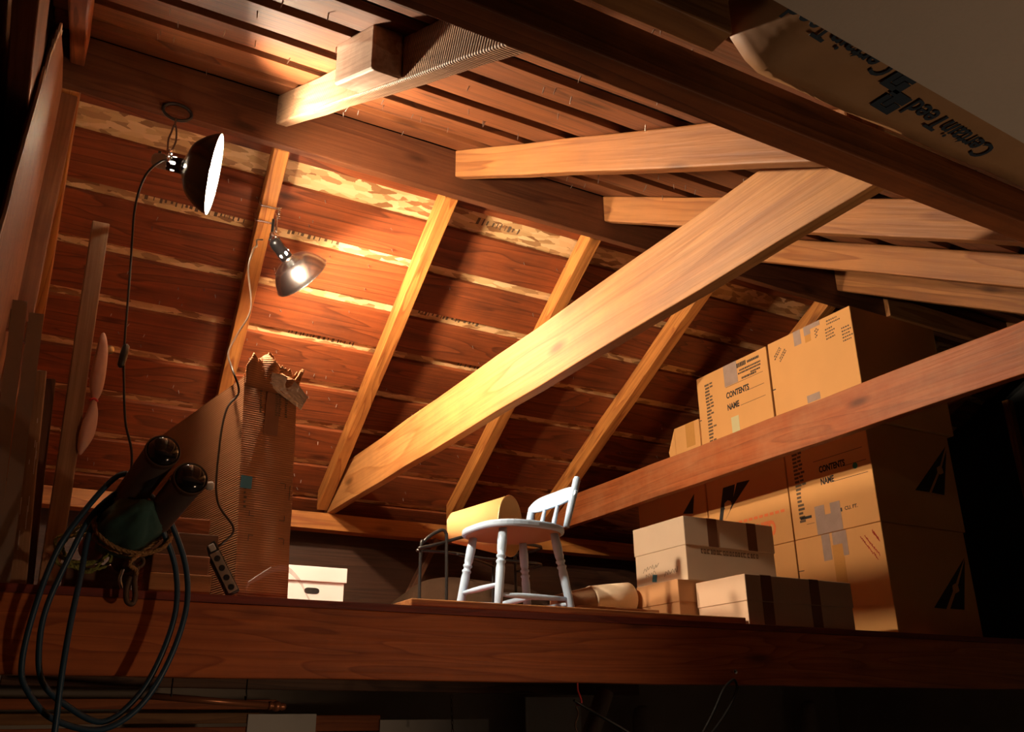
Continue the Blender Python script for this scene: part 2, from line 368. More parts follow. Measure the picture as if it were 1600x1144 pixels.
# printed marks on the flake board showing between the far boards
bm = bmesh.new(); rn = random.Random(5)
def osb_mark(Y, x, w, h, dy=0):
    p = Vector((x, Y + dy, far_top(Y + dy) + e - .0012)); mt = Matrix((Vector((1, 0, 0)), Vector((0, fn.z, -fn.y)), Vector((0, 0, 1)))).transposed().to_4x4(); mt.translation = p
    bx(bm, 0, w, -h / 2, h / 2, 0, .0008, mt)
for (Y, xa, xb) in ((3.087, .2, .58), (3.087, .75, .95), (3.307, 1.4, 1.7), (3.53, 1.7, 2.2), (3.53, .9, 1.2), (2.85, 1.45, 1.65)):
    x = xa
    while x < xb:
        w = rn.uniform(.003, .012); osb_mark(Y, x, w, rn.uniform(.015, .032)); x += w + rn.uniform(.006, .02)
tag(obj('trim_1', bm, 'greyink'), kind='structure')
# ridge, rafters, ties, plates
lumber('ridge_board', (XL, (RY0 + RY1) / 2, RZ0), (XR, (RY0 + RY1) / 2, RZ0), RY1 - RY0, RZ1 - RZ0, 'ridge', 'dark ridge board running across the top where both roof slopes meet', 'beam')
side = ['against the left gable', 'behind the silver clamp lamp', 'rising from the foot of the long pale tie beam', 'crossing behind the long pale tie beam', 'ending behind the white chair at the lower tie beam', 'beyond the top moving boxes', 'in the dark beyond the box stack', 'at the right gable']
FR = [((-.06, 2.692), (-.02, 4.40)), ((.612, 2.692), (.78, 4.40)), ((1.265, 2.692), (1.376, 4.40)), ((1.925, 2.692), (2.095, 4.40)), ((2.595, 2.692), (2.652, 4.40)), ((3.30, 2.692), (3.40, 4.40)), ((3.98, 2.692), (4.05, 4.40)), ((4.66, 2.692), (4.72, 4.40))]
for (a, b), s in zip(FR, side):
    lumber('rafter', (a[0] - .005, a[1], far_bot(a[1])), (b[0] - .005, b[1], far_bot(b[1])), .054, .0885, 'rafter', 'orange rafter of the far slope, ' + s, 'rafter', 'rafters of the far slope', plumb=True)
near_s = ['against the left gable, dark and rough', 'brightly lit rough-sawn one ending above the lamps', 'tan one with bent nails ending midway along the ridge', 'knotty one with a cracked lower corner at its ridge end', 'plain one coming out from behind the long pale tie beam', 'right of the box stack top', 'last one at the right gable']
NX = [-.06, .59, 1.278, 1.965, 2.64, 3.33, 4.68]
for i, (x, s) in enumerate(zip(NX, near_s)):
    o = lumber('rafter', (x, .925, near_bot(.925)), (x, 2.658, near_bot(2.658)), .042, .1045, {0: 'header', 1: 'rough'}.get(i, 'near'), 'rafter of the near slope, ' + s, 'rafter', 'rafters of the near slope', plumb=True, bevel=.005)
lumber('lit_ridge_strip', (3.64, 2.644, 1.866), (4.62, 2.644, 1.866), .026, .112, 'near', 'paler strip standing for the lit part of the ridge near the right edge', 'board')  # paler strip added in place of the lit lower part of the ridge
# bent nails in the side of the second near rafter
def bentnail(pts, parent, r=.003):
    bm = bmesh.new(); inv = parent.matrix_local.inverted(); tube(bm, [inv @ p for p in spline(pts, 4)], r, 6); return obj('bent_nail', bm, 'rust', parent, True)
n2 = [o for o in C.objects if o.name.startswith('rafter') and 'bent nails' in o.get('label', '')][0]
for dy, dz in ((0, 0), (.03, -.02), (-.04, .005)):
    Y = 1.5 + dy; z = near_bot(1.5) + .06 + dz
    bentnail([(1.26, Y, z), (1.235, Y - .005, z), (1.225, Y - .03, z + .012), (1.222, Y - .04, z + .014)], n2)
lumber('tie_beam', (1.4185, .99, 1.0005), (1.4185, 4.46, 1.0005), .038, .206, 'tie', 'long pale orange tie beam crossing the picture diagonally, brightly lit', 'beam')
lumber('tie_beam', (2.696, .99, 1.0005), (2.696, 4.46, 1.0005), .038, .166, 'tie2', 'reddish scratched tie beam passing in front of the moving boxes', 'beam')
lumber('tie_beam', (-.112, .99, 1.0005), (-.112, 2.62, 1.0005), .036, .18, 'panel', 'dim tie beam against the left gable wall', 'beam')
lumber('wall_plate', (-.1, 4.44, .915), (4.95, 4.44, .915), .09, .084, 'rafter', 'horizontal wall plate under the feet of the far rafters', 'beam')
lumber('header_beam', (-.3, .89, .916), (4.98, .89, .916), .052, .083, 'header', 'rough dark red beam running overhead from top centre to the right edge', 'beam')
# sawn block bolted beside the lit rafter
lumber('sawn_block', (.5335, 1.47, near_bot(1.47) + .002), (.5335, 1.745, near_bot(1.745) + .002), .068, .108, 'weathered', 'short weathered timber block fixed to the side of the brightly lit rafter', 'block', plumb=True, bevel=.006)
# braces under the plate
for (a, b, l) in (((1.05, 4.42, .92), (.86, 4.44, .45), 'left of the white file box, low'), ((2.0, 4.42, .915), (1.75, 4.44, .4), 'behind the black wire rack')):
    lumber('brace', a, b, .03, .06, 'dark', 'dark diagonal brace under the wall plate ' + l, 'brace', up=(0, -1, 0))
# ------------------------------------------------------------------ shell
def wall(name, x0, x1, y0, y1, z0, z1, mat): return tag(obj(name, BX(x0, x1, y0, y1, z0, z1), mat), kind='structure')
wall('floor', -1.6, 5.2, -3, 4.9, -1.65, -1.6, 'floor')
wall('floor', XL, XR, 2.24, 4.6, .272, .29, 'deck')
wall('wall_back', -.4, 5.1, 4.56, 4.62, .3, 1.2, 'deepbrown')  # back wall in very dark brown wood
wall('wall_back_lower', -1.6, 5.1, 4.56, 4.62, -1.6, .272, 'garage')
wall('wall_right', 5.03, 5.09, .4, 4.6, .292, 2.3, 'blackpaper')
wall('wall_right_lower', 5.03, 5.09, -3, 4.6, -1.6, .288, 'garage')
wall('wall_left', -.21, -.155, .85, 4.6, .3, 2.3, 'dark')
lumber('stud', (4.98, 2.95, .292), (4.98, 2.95, 1.74), .04, .05, 'rafter', 'bare reddish stud standing against the black right wall', 'stud', up=(1, 0, 0))
lumber('stud', (-.125, 2.74, .292), (-.125, 2.74, 1.85), .09, .085, 'panel', 'brown gable stud rising to the left end of the ridge', 'stud', up=(1, 0, 0))
# loft rim joists
rim = lumber('rim_joist', (-1.0, 2.262, .105), (5.0, 2.262, .105), .042, .1665, 'rim', 'long reddish knotty rim beam along the front edge of the loft', 'beam')
lumber('rim_joist', (-1.0, 2.306, .107), (5.0, 2.306, .107), .042, .164, 'dark', 'second darker rim beam right behind the front one', 'beam')
# drywall overhead and faced insulation
bm = bmesh.new(); prism(bm, [(.55, .685), (5.0, .985 - .02), (5.0, -.7), (-.4, -.7), (-.4, .62)], .972, .985)
tag(obj('ceiling', bm, 'dry'), kind='structure')
ins = thing('insulation_batt', 'kraft-faced insulation batt with dark lettering between the beam and the drywall', 'insulation', (1.4, .78, 1.0))
bm = bmesh.new(); nx, ny = 60, 10; g = []
for i in range(nx + 1):
    x = .88 + (i / nx) * 1.55; row = []
    for j in range(ny + 1):
        t = j / ny; y = .60 + t * .258
        z = 1.0 + .012 * math.sin(t * math.pi) * 0 + .0015 * math.sin(x * 23 + y * 40)
        d = max(0, (.97 - x)) / .09
        z += .10 * d * d; yy = y + .0 * d
        if x > 1.52: z -= .0
        row.append(bm.verts.new((x - 1.4, yy - .78, z - 1.0)))
    g.append(row)
for i in range(nx):
    for j in range(ny): bm.faces.new((g[i][j], g[i + 1][j], g[i + 1][j + 1], g[i][j + 1]))
fo = obj('kraft_facing', bm, 'kraft', ins, True); md = fo.modifiers.new('s', 'SOLIDIFY'); md.thickness = .004; md.offset = -1 if False else 1
bm = bmesh.new()
def ceiltxt(s, x, y, size, ang=6.0, **k):
    m = Matrix.Translation((x - 1.4, y - .78, -.0045)) @ Matrix.Rotation(math.radians(ang), 4, 'Z') @ Matrix(((-1, 0, 0, 0), (0, 1, 0, 0), (0, 0, -1, 0), (0, 0, 0, 1)))
    text_bm(bm, s, size, m, **k)
ceiltxt('CertainTeed', 1.500, .7965, .058, bold=.0008, sx=.86)
ceiltxt('CertainTeed', 1.145, .727, .058, bold=.0008, sx=.86)
for cx_, cy_ in ((1.210, 0.799), (1.178, 0.752)):
    m = Matrix.Translation((cx_ - 1.4, cy_ - .78, -.0045)) @ Matrix.Rotation(math.radians(6), 4, 'Z')
    sq = .025
    # dark block with a stepped outline left open in it
    for a in ([(-sq, -sq), (sq, -sq), (sq, -.004), (.004, -.004), (.004, .012), (-.010, .012), (-.010, -.012), (-sq, -.012)],
              [(-sq, -.010), (-.012, -.010), (-.012, .014), (.006, .014), (.006, -.002), (sq, -.002), (sq, sq), (-sq, sq)]):
        prism(bm, a, 0, .0008, m)
obj('lettering', bm, 'navy', ins)
bm = bmesh.new()          # rolled left end of the facing, folded upward
pts = [(-.52, t * .258 - .18, 0) for t in (0, 1)]
grid = []
for i in range(15):
    a = i / 14 * math.pi * .75; row = []
    for j in range(9):
        t = j / 8; r = .045 * (1.15 - .5 * t)
        row.append(bm.verts.new((.885 - 1.4 - r * math.sin(a) - .0, .60 + t * .255 - .78, .100 + r * (1 - math.cos(a)) + .004 * math.sin(6 * t))))
    grid.append(row)
for i in range(14):
    for j in range(8): bm.faces.new((grid[i][j], grid[i + 1][j], grid[i + 1][j + 1], grid[i][j + 1]))
fo = obj('rolled_edge', bm, 'kraft', ins, True); fo.modifiers.new('s', 'SOLIDIFY').thickness = .003
lumber('board_stub', (.2, .835, 1.003), (.86, .835, 1.003), .05, .085, 'near', 'pale sawn board end lying on top of the overhead beam', 'board')
# ------------------------------------------------------------------ left gable panel and leaning trim
def poly_x(name, pts, x, t, mat, **k):
    """flat sheet in a plane of constant X, outline in (y, z)"""
    bm = bmesh.new(); a = [bm.verts.new((x, y, z)) for y, z in pts]; b = [bm.verts.new((x - t, y, z)) for y, z in pts]; n = len(pts)
    bm.faces.new(a); bm.faces.new(b)
    for i in range(n): bm.faces.new((a[i], a[(i + 1) % n], b[(i + 1) % n], b[i]))
    return obj(name, bm, mat, **k)
pn = thing('torn_panel', 'torn brown wall panel with ragged white edge on the left gable', 'panel', (-.085, 2.0, 1.0))
rn = random.Random(2)
left = [(1.30, .34), (1.36, .60), (1.44, .80), (1.50, .93), (1.57, 1.08), (1.66, 1.21), (1.735, 1.31), (1.80, 1.40), (1.9, 1.44)]
jag = []
for (a, b) in zip(left, left[1:]):
    for s in range(5):
        t = s / 5; jag.append((a[0] + (b[0] - a[0]) * t + rn.uniform(-.012, .012), a[1] + (b[1] - a[1]) * t + rn.uniform(-.01, .01)))
right = [(2.2, 1.62), (2.6, 1.80), (2.66, 1.7), (2.60, 1.4), (2.66, 1.1), (2.6, .7), (2.5, .34)]
poly_x('sheet', [(y - 2.0, z - 1.0) for y, z in jag + right], 0, .008, 'panel', parent=pn)
edge = [(y - 2.0 - .012 * (1 + .5 * math.sin(i * 1.9)), z - 1.0 + .004) for i, (y, z) in enumerate(jag)]
poly_x('torn_edge', edge + [(y - 2.0 + .004, z - 1.0) for y, z in reversed(jag)], .0012, .0045, 'drywhite', parent=pn)
# small torn flap above
pn2 = thing('torn_panel', 'scrap of ragged white-edged panel left of the black hole at top left', 'panel', (-.1, 1.4, 1.2))
rg = [(1.12, 1.19), (1.35, 1.19), (1.40, 1.21), (1.46, 1.20), (1.50, 1.24), (1.46, 1.27), (1.52, 1.31), (1.50, 1.36), (1.44, 1.34), (1.38, 1.36), (1.12, 1.22)]
poly_x('sheet', [(y - 1.4, z - 1.2) for y, z in rg], 0, .006, 'drywhite', parent=pn2)
def lean(name, label, cat, p0, p1, w, d, mat, extra=None, up=(0, -1, 0)):
    o = lumber(name, p0, p1, w, d, mat, label, cat, up=up); return o
tb = lean('door_trim', 'tall tan painted board standing on the loft, topmost of the left boards', 'board', (.105, 2.40, .291), (.078, 2.40, 1.265), .043, .022, 'door')
lean('door_trim', 'paint-dripped board with a round hole, standing left of the tall tan one', 'board', (.035, 2.36, .291), (-.006, 2.36, .81), .048, .02, 'door')
lean('door_trim', 'darker board right behind the paint-dripped board', 'board', (.058, 2.44, .291), (.024, 2.44, .82), .036, .02, 'dark')
for k, (xa, xb, zt, lb) in enumerate(((-.035, -.082, .96, 'left one'), (-.005, -.042, .935, 'right one'))):
    p0, p1 = Vector((xa, 2.31, .291)), Vector((xb, 2.31, zt)); q = (p1 - p0).to_track_quat('Z', 'Y')
    t = thing('metal_track', 'grey metal door track with end clip at far left, the %s of two' % lb, 'track', p0, q)
    L = (p1 - p0).length; bm = bmesh.new()
    bx(bm, -.018, .018, -.002, 0, 0, L); bx(bm, -.018, -.016, 0, .03, 0, L); bx(bm, .016, .018, 0, .03, 0, L)
    bx(bm, -.016, -.009, .028, .03, 0, L); bx(bm, .009, .016, .028, .03, 0, L); obj('channel', bm, 'alutrack', t)
    bm = BX(-.006, .010, -.014, -.0005, L - .075, L - .02); obj('clip', bm, 'steel', t, bevel=.003)
    bm = BX(-.011, .002, -.012, -.003, L - .055, L - .03); obj('roller', bm, 'bake', t, bevel=.002)
# paint drips, bolt
d1 = [o for o in C.objects if 'round hole' in o.get('label', '')][0]
bm = bmesh.new()
for i in range(14):
    x = .05 + rn.random() * .34; y = rn.uniform(-.02, .016); l = rn.uniform(.01, .05); bx(bm, x, x + l, y, y + .0016, .0201, .0208)
obj('paint_drips', bm, 'drywhite', d1)
bm = bmesh.new(); lathe(bm, [(.006, .0201), (.006, .0215), (.003, .022)], 16, Matrix.Translation((.49, .004, 0))); obj('round_plug', bm, 'rust', d1)
# knotted pink bag on the tall board
bg = thing('plastic_bag', 'knotted pale pink plastic bag hanging beside the tall tan board', 'bag', (.125, 2.375, .93))
def blob(bm, rings, sides=14, seed=1, wob=.15):
    r_ = random.Random(seed); R = []
    for (x, y, z, rx, ry) in rings:
        R.append([bm.verts.new((x + rx * math.cos(a) * (1 + r_.uniform(-wob, wob)), y + ry * math.sin(a) * (1 + r_.uniform(-wob, wob)), z)) for a in [2 * math.pi * k / sides for k in range(sides)]])
    for A, B in zip(R, R[1:]):
        for k in range(sides): bm.faces.new((A[k], A[(k + 1) % sides], B[(k + 1) % sides], B[k]))
    bm.faces.new(R[0]); bm.faces.new(R[-1])
bm = bmesh.new()
blob(bm, [(.004, 0, .02, .004, .004), (.006, 0, 0, .011, .01), (.009, 0, -.04, .016, .013), (.008, 0, -.1, .019, .015), (.010, 0, -.135, .018, .014), (.012, 0, -.155, .010, .009), (.008, 0, -.168, .006, .006), (.012, 0, -.19, .012, .01), (.006, 0, -.23, .019, .014), (.004, 0, -.265, .018, .014), (.0, 0, -.292, .010, .009), (-.002, 0, -.31, .003, .003)])
o = obj('sack', bm, 'bag', bg, True); o.modifiers.new('s', 'SUBSURF').levels = 1
bm = bmesh.new(); tube(bm, [(.008 + .0085 * math.cos(a), .0085 * math.sin(a), -.165 + .002 * math.sin(3 * a)) for a in [k * math.pi / 6 for k in range(12)]], .0032, 6, True); obj('red_tie', bm, 'redclip', bg, True)
kn = thing('brass_handle', 'small round brass cabinet handle fixed above the pink bag', 'handle', (.142, 2.40, .915))
bm = bmesh.new(); lathe(bm, [(.004, 0), (.004, .012), (.007, .016), (.011, .022), (.0115, .028), (.008, .034), (.001, .036)], 18, Matrix.Translation((-.015, 0, 0)) @ Matrix.Rotation(math.pi / 2, 4, 'Y')); obj('knob', bm, 'brass', kn, True)
bm = bmesh.new(); lathe(bm, [(.009, 0), (.009, .003), (.004, .004)], 18, Matrix.Translation((-.016, 0, 0)) @ Matrix.Rotation(math.pi / 2, 4, 'Y')); obj('rose', bm, 'brass', kn, True)
# ------------------------------------------------------------------ clamp lamps
def clamp_lamp(label, origin, axis, upv, R, depth, outer, watt, clampfn, neckc):
    """origin: centre of the opening; local +Z leaves through the opening"""
    ax = Vector(axis).normalized(); up = Vector(upv); y = (up - ax * up.dot(ax)).normalized(); x = y.cross(ax)
    q = Matrix((x, y, ax)).transposed().to_quaternion()
    t = thing('clamp_lamp', label, 'lamp', origin, q)
    out = [(.021, -depth - .004), (.026, -depth + .004), (R * .36, -depth + .010), (R * .62, -depth * .74), (R * .82, -depth * .46), (R * .94, -depth * .2), (R * .985, -.004), (R * 1.0, 0)]
    bm = bmesh.new(); pr = spline([(a, 0, b) for a, b in out], 4)
    lathe(bm, [(p.x, p.z) for p in pr], 48, cap=False); obj('reflector', bm, outer, t, True)
    bm = bmesh.new(); lathe(bm, [(p.x - .0016, p.z) for p in pr], 48, cap=False); obj('reflector_lining', bm, 'refl', t, True)
    bm = bmesh.new(); tube(bm, [(R * math.cos(a), R * math.sin(a), 0) for a in [k * math.pi / 24 for k in range(48)]], .0017, 6, True); obj('rolled_rim', bm, outer, t, True)
    # vented neck: real holes let the bulb show
    bm = bmesh.new(); zs = [-depth - .042, -depth - .026, -depth - .016, -depth - .008, -depth + .006]; sides = 24
    rg = lathe(bm, [(.020 if i_ == 0 else .0222, z) for i_, z in enumerate(zs)], sides, cap=False)
    bm.faces.ensure_lookup_table()
    bmesh.ops.delete(bm, geom=[bm.faces[sides * 1 + k] for k in (1, 5, 9, 13, 17, 21)] , context='FACES')
    o = obj('vented_neck', bm, outer if outer != 'alu' else 'bake', t, True)
    # socket
    bm = bmesh.new(); lathe(bm, [(.019, -depth - .036), (.021, -depth - .040), (.021, -depth - .062), (.018, -depth - .075), (.012, -depth - .080)], 24); obj('socket', bm, neckc, t, True)
    bm = bmesh.new(); bx(bm, -.004, .004, .018, .03, -depth - .07, -depth - .062); obj('switch', bm, 'bake', t, bevel=.001)
    # bulb
    bm = bmesh.new(); lathe(bm, [(.012, -depth - .03), (.014, -depth), (.021, -depth + .02), (.029, -depth + .045), (.027, -depth + .062), (.016, -depth + .074), (.002, -depth + .078)], 24)
    b = obj('bulb', bm, emis('lit_bulb', LAMP_COL, watt * 32), t, True)
    # ball joint and spring clamp in world terms
    inv = Matrix.LocRotScale(Vector(origin), q, None).inverted()
    clampfn(t, inv, depth)
    return t
def wtube(name, pts, r, mat, t, inv, closed=False, n=5):
    r *= 1.35
    bm = bmesh.new(); tube(bm, [inv @ Vector(p) for p in spline(pts, n, closed)], r, 8, closed); return obj(name, bm, mat, t, True)
def ball(name, p, r, mat, t, inv):
    bm = bmesh.new(); bmesh.ops.create_uvsphere(bm, u_segments=14, v_segments=9, radius=r, matrix=Matrix.Translation(inv @ Vector(p))); return obj(name, bm, mat, t, True)
def clamp1(t, inv, d):
    # hangs from a black ring-shaped jaw held against the ridge board
    ball('ball_joint', (.212, 2.30, 1.483), .009, 'steel', t, inv); ball('wing_nut', (.208, 2.292, 1.469), .006, 'steel', t, inv)
    wtube('bracket', [(.214, 2.30, 1.453), (.212, 2.30, 1.469), (.212, 2.30, 1.488)], .003, 'steel', t, inv)
    wtube('clamp_arm', [(.207, 2.30, 1.488), (.212, 2.38, 1.575), (.230, 2.52, 1.70), (.243, 2.63, 1.80)], .0022, 'steel', t, inv)
    wtube('clamp_arm', [(.217, 2.30, 1.488), (.232, 2.38, 1.575), (.244, 2.52, 1.70), (.250, 2.63, 1.80)], .0022, 'steel', t, inv)
    cx_, cz = .250, 1.865
    wtube('clamp_jaw', [(cx_ + .044 * math.cos(a), 2.648 - .004 * math.sin(a), cz - .058 * 0 + .028 * math.sin(a)) for a in [k * math.pi / 8 for k in range(16)]], .004, 'blacksteel', t, inv, True, 2)
    wtube('clamp_arm', [(.246, 2.62, 1.79), (.248, 2.645, 1.838)], .0025, 'steel', t, inv)
clamp_lamp('clamp lamp with black reflector facing right, hanging under the ridge at upper left', (.337, 2.30, 1.451), (.97, -.215, -.118), (0, 0, 1), .1165, .088, 'blackenamel', LAMP1_W, clamp1, 'greyplastic')
def clamp2(t, inv, d):
    y0 = 2.93; zb = far_bot(2.91)
    ball('ball_joint', (.640, 2.86, 1.622), .010, 'steel', t, inv); ball('wing_nut', (.652, 2.852, 1.612), .007, 'steel', t, inv)
    wtube('bracket', [(.634, 2.86, 1.598), (.638, 2.86, 1.615), (.640, 2.862, 1.640), (.642, 2.87, 1.69)], .004, 'blacksteel', t, inv)
    wtube('clamp_arm', [(.655, 2.868, 1.64), (.656, 2.88, 1.70), (.655, 2.9, 1.735)], .003, 'steel', t, inv)
    for dz, Y in ((.0, 2.895), (-.018, 2.955)):
        z = far_bot(Y) - .004
        wtube('clamp_jaw', [(.66, Y - .012, z - .008), (.652, Y - .004, z - .006), (.62, Y, z - .004), (.598, Y + .004, z - .002), (.594, Y + .02, z + .03)], .0032, 'steel', t, inv)
    wtube('clamp_spring', [(.660 + .006 * math.cos(a * 2.2), 2.87 + .006 * math.sin(a * 2.2), 1.70 + .003 * a) for a in range(16)], .0015, 'steel', t, inv, n=2)
clamp_lamp('clamp lamp with shiny silver reflector aimed down right, clipped to a rafter', (.762, 2.87, 1.488), (.74, .38, -.46), (0, 0, 1), .104, .088, 'alu', LAMP2_W, clamp2, 'bake')
# cords
def cord(label, pts, r, mat, cat='cord', name='power_cord'):
    bm = TUBE(pts, r, 8, n=8); o = obj(name, bm, mat, None, True); return tag(o, label, cat)

cord('black cord with inline switch dangling from the black clamp lamp', [(.222, 2.305, 1.466), (.192, 2.30, 1.445), (.162, 2.32, 1.40), (.153, 2.36, 1.32), (.169, 2.44, 1.214), (.179, 2.44, 1.079), (.189, 2.44, .94), (.202, 2.44, .842), (.220, 2.44, .739), (.250, 2.44, .632), (.25, 2.46, .42), (.30, 2.5, .296)], .0032, 'cord')
c1 = [o for o in C.objects if o.name == 'power_cord'][0]
bm = bmesh.new(); lathe(bm, [(.003, -.035), (.009, -.028), (.0105, 0), (.009, .028), (.003, .035)], 16, Matrix.Translation((.190, 2.44, .92)) @ Matrix.Rotation(.1, 4, 'Y')); obj('inline_switch', bm, 'bake', c1, True)
cord('brown cord running from the silver clamp lamp down over the tall carton', [(.608, 2.853, 1.590), (.585, 2.84, 1.575), (.575, 2.78, 1.52), (.548, 2.70, 1.46), (.539, 2.70, 1.387), (.552, 2.66, 1.231), (.513, 2.62, 1.12), (.46, 2.45, .985), (.450, 2.315, .885), (.472, 2.312, .824), (.445, 2.31, .769), (.438, 2.31, .665), (.447, 2.31, .532), (.495, 2.31, .463), (.472, 2.312, .424), (.462, 2.315, .415)], .0030, 'cordb')
def adopt(child, parent):
    child.parent = parent; mb = parent.matrix_basis if parent.rotation_mode != 'QUATERNION' else Matrix.LocRotScale(parent.location, parent.rotation_quaternion, None)
    child.matrix_parent_inverse = mb.inverted()
    for k in ('label', 'category'):
        if k in child: del child[k]
lamps = [o for o in C.objects if o.name.startswith('clamp_lamp')]; cords = [o for o in C.objects if o.name.startswith('power_cord')]
for l_, c_ in zip(sorted(lamps, key=lambda o: o.name), sorted(cords, key=lambda o: o.name)): adopt(c_, l_)
# ------------------------------------------------------------------ tall narrow carton with torn top
q = Matrix.Rotation(math.radians(9), 4, 'Z').to_quaternion()
tc_ = thing('tall_carton', 'tall narrow brown carton with a torn taped top standing on the loft', 'box', (.522, 2.345, .291), q)
bm = bmesh.new(); w, d, h = .142, .80, .59; lean_ = -.034
vs = bx(bm, 0, w, 0, d, 0, h)
for v in vs: v.co.x += lean_ * v.co.z / h + (.012 * v.co.z / h if v.co.x > w / 2 else 0)
bmesh.ops.subdivide_edges(bm, edges=bm.edges[:], cuts=6, use_grid_fill=True); rn = random.Random(4)
for v in bm.verts:
    if v.co.z > .1: v.co += Vector((rn.uniform(-1, 1), rn.uniform(-1, 1), 0)) * .0012
obj('body', bm, 'carton2', tc_)
def flap(name, pts_bottom, heights, outs, mat, parent, t=.003):
    """ragged standing flap: bottom polyline, jagged height and outward bend per column"""
    bm = bmesh.new(); G = []
    for (x, y, z), hh, oo in zip(pts_bottom, heights, outs):
        G.append([bm.verts.new((x, y + oo[1] * s * s, z + hh * s)) if False else bm.verts.new((x + oo[0] * s * s, y + oo[1] * s * s, z + hh * s)) for s in (0, .25, .5, .75, 1)])
    for A, B in zip(G, G[1:]):
        for k in range(4): bm.faces.new((A[k], B[k], B[k + 1], A[k + 1]))
    o = obj(name, bm, mat, parent, True); md = o.modifiers.new('s', 'SOLIDIFY'); md.thickness = t; return o
n = 26; rn = random.Random(11)
pb = [(lean_ + .002 + (w + .010) * i / n, -.003, h - .03) for i in range(n + 1)]
hh = []
for i in range(n + 1):
    t = i / n
    prof = .045 + .055 * math.exp(-((t - .33) / .22) ** 2) + .03 * math.exp(-((t - .08) / .06) ** 2) + .045 * math.exp(-((t - .97) / .1) ** 2)
    hh.append(prof + rn.uniform(-.005, .005))
flap('torn_flap', pb, hh, [(.02 * (i / n - .3), -.012 - .01 * math.sin(i * .7)) for i in range(n + 1)], 'carton2', tc_)
pb2 = [(lean_ + .01 + (w) * i / n, .045, h - .01) for i in range(n + 1)]
hh2 = [.05 + .035 * math.exp(-((i / n - .38) / .25) ** 2) + rn.uniform(-.008, .008) for i in range(n + 1)]
flap('inner_flap', pb2, hh2, [(.0, -.05) for i in range(n + 1)], 'carton2', tc_)
# crumpled shiny tape over the torn corner
bm = bmesh.new(); G = []; rn = random.Random(8)
for i in range(12):
    t = i / 11; row = []
    for j in range(12):
        s = j / 11
        row.append(bm.verts.new((lean_ + .07 + .098 * t + .012 * s * t, -.0055 - .012 * s * s - rn.uniform(0, .0025), h - .05 * t - .015 + (.035 + .02 * math.sin(t * 3)) * s + rn.uniform(-.001, .001))))
    G.append(row)
for i in range(11):
    for j in range(11): bm.faces.new((G[i][j], G[i + 1][j], G[i + 1][j + 1], G[i][j + 1]))
obj('tape', bm, 'tapec', tc_)
ff = Matrix.Rotation(0, 4, 'X'); fF = frame((0, 0, 0), (1, 0, 0), (0, 0, 1))
def sheet_pts(lst, t=.0007, off=.0022):
    bm_ = bmesh.new()
    for (u0, u1, v0, v1) in lst:
        m = Matrix.Translation((0, -off, 0)) @ fF
        lo = lean_ * ((v0 + v1) / 2) / h
        rect(bm_, u0 + lo, u1 + lo, v0, v1, m, t)
    return bm_
obj('tape_strip', sheet_pts([(.062, .102, .44, .56)], .0006, .0018), 'tapeb', tc_)
L_ = .014; pr = []
for (u, v, a, b) in ((.028, .315, 1, -1), (.125, .312, -1, -1), (.028, .215, 1, 1), (.125, .212, -1, 1), (.028, .165, 1, -1), (.125, .165, -1, -1)):
    pr += [(min(u, u + a * L_), max(u, u + a * L_), v, v + .002), (u, u + .002, min(v, v + b * L_), max(v, v + b * L_))]
for c_ in (.045, .090, .100, .118):                 # faded columns of print
    y0 = .49
    for k in range(12):
        y0 += .0065; pr.append((c_, c_ + random.uniform(.004, .009), y0, y0 + .004))
pr.append((.138, .140, .27, .31))
for k in range(5): pr.append((.012, .012 + random.uniform(.004, .008), .235 + k * .012, .241 + k * .012))
obj('printing', sheet_pts(pr), 'greyink', tc_)
obj('blue_sticker', sheet_pts([(-.006 + .008, .032, .285, .318)], .001, .0024), 'bluelabel', tc_)
# ------------------------------------------------------------------ power strip
p0, p1 = Vector((.512, 2.312, .302)), Vector((.440, 2.322, .425)); x = (p1 - p0).normalized(); nrm = Vector((-.05, -1, 0)); nrm = (nrm - x * nrm.dot(x)).normalized()
q = Matrix((x, nrm.cross(x), nrm)).transposed().to_quaternion()
ps = thing('power_strip', 'dark six-outlet power strip leaning against the tall carton', 'power strip', p0, q)
L = (p1 - p0).length
obj('housing', BX(0, L, -.016, .016, -.012, .010), 'bake', ps, bevel=.004)
obj('face_plate', BX(.006, L - .03, -.012, .012, .0098, .0115), 'alutrack', ps, bevel=.001)
for k in range(4):
    bm = bmesh.new(); lathe(bm, [(.0075, .0114), (.0075, .0128)], 16, Matrix.Translation((.018 + k * .026, 0, 0))); obj('outlet', bm, 'bake', ps)
obj('rocker_switch', BX(L - .026, L - .008, -.008, .008, .0098, .014), 'greyplastic', ps, bevel=.002)
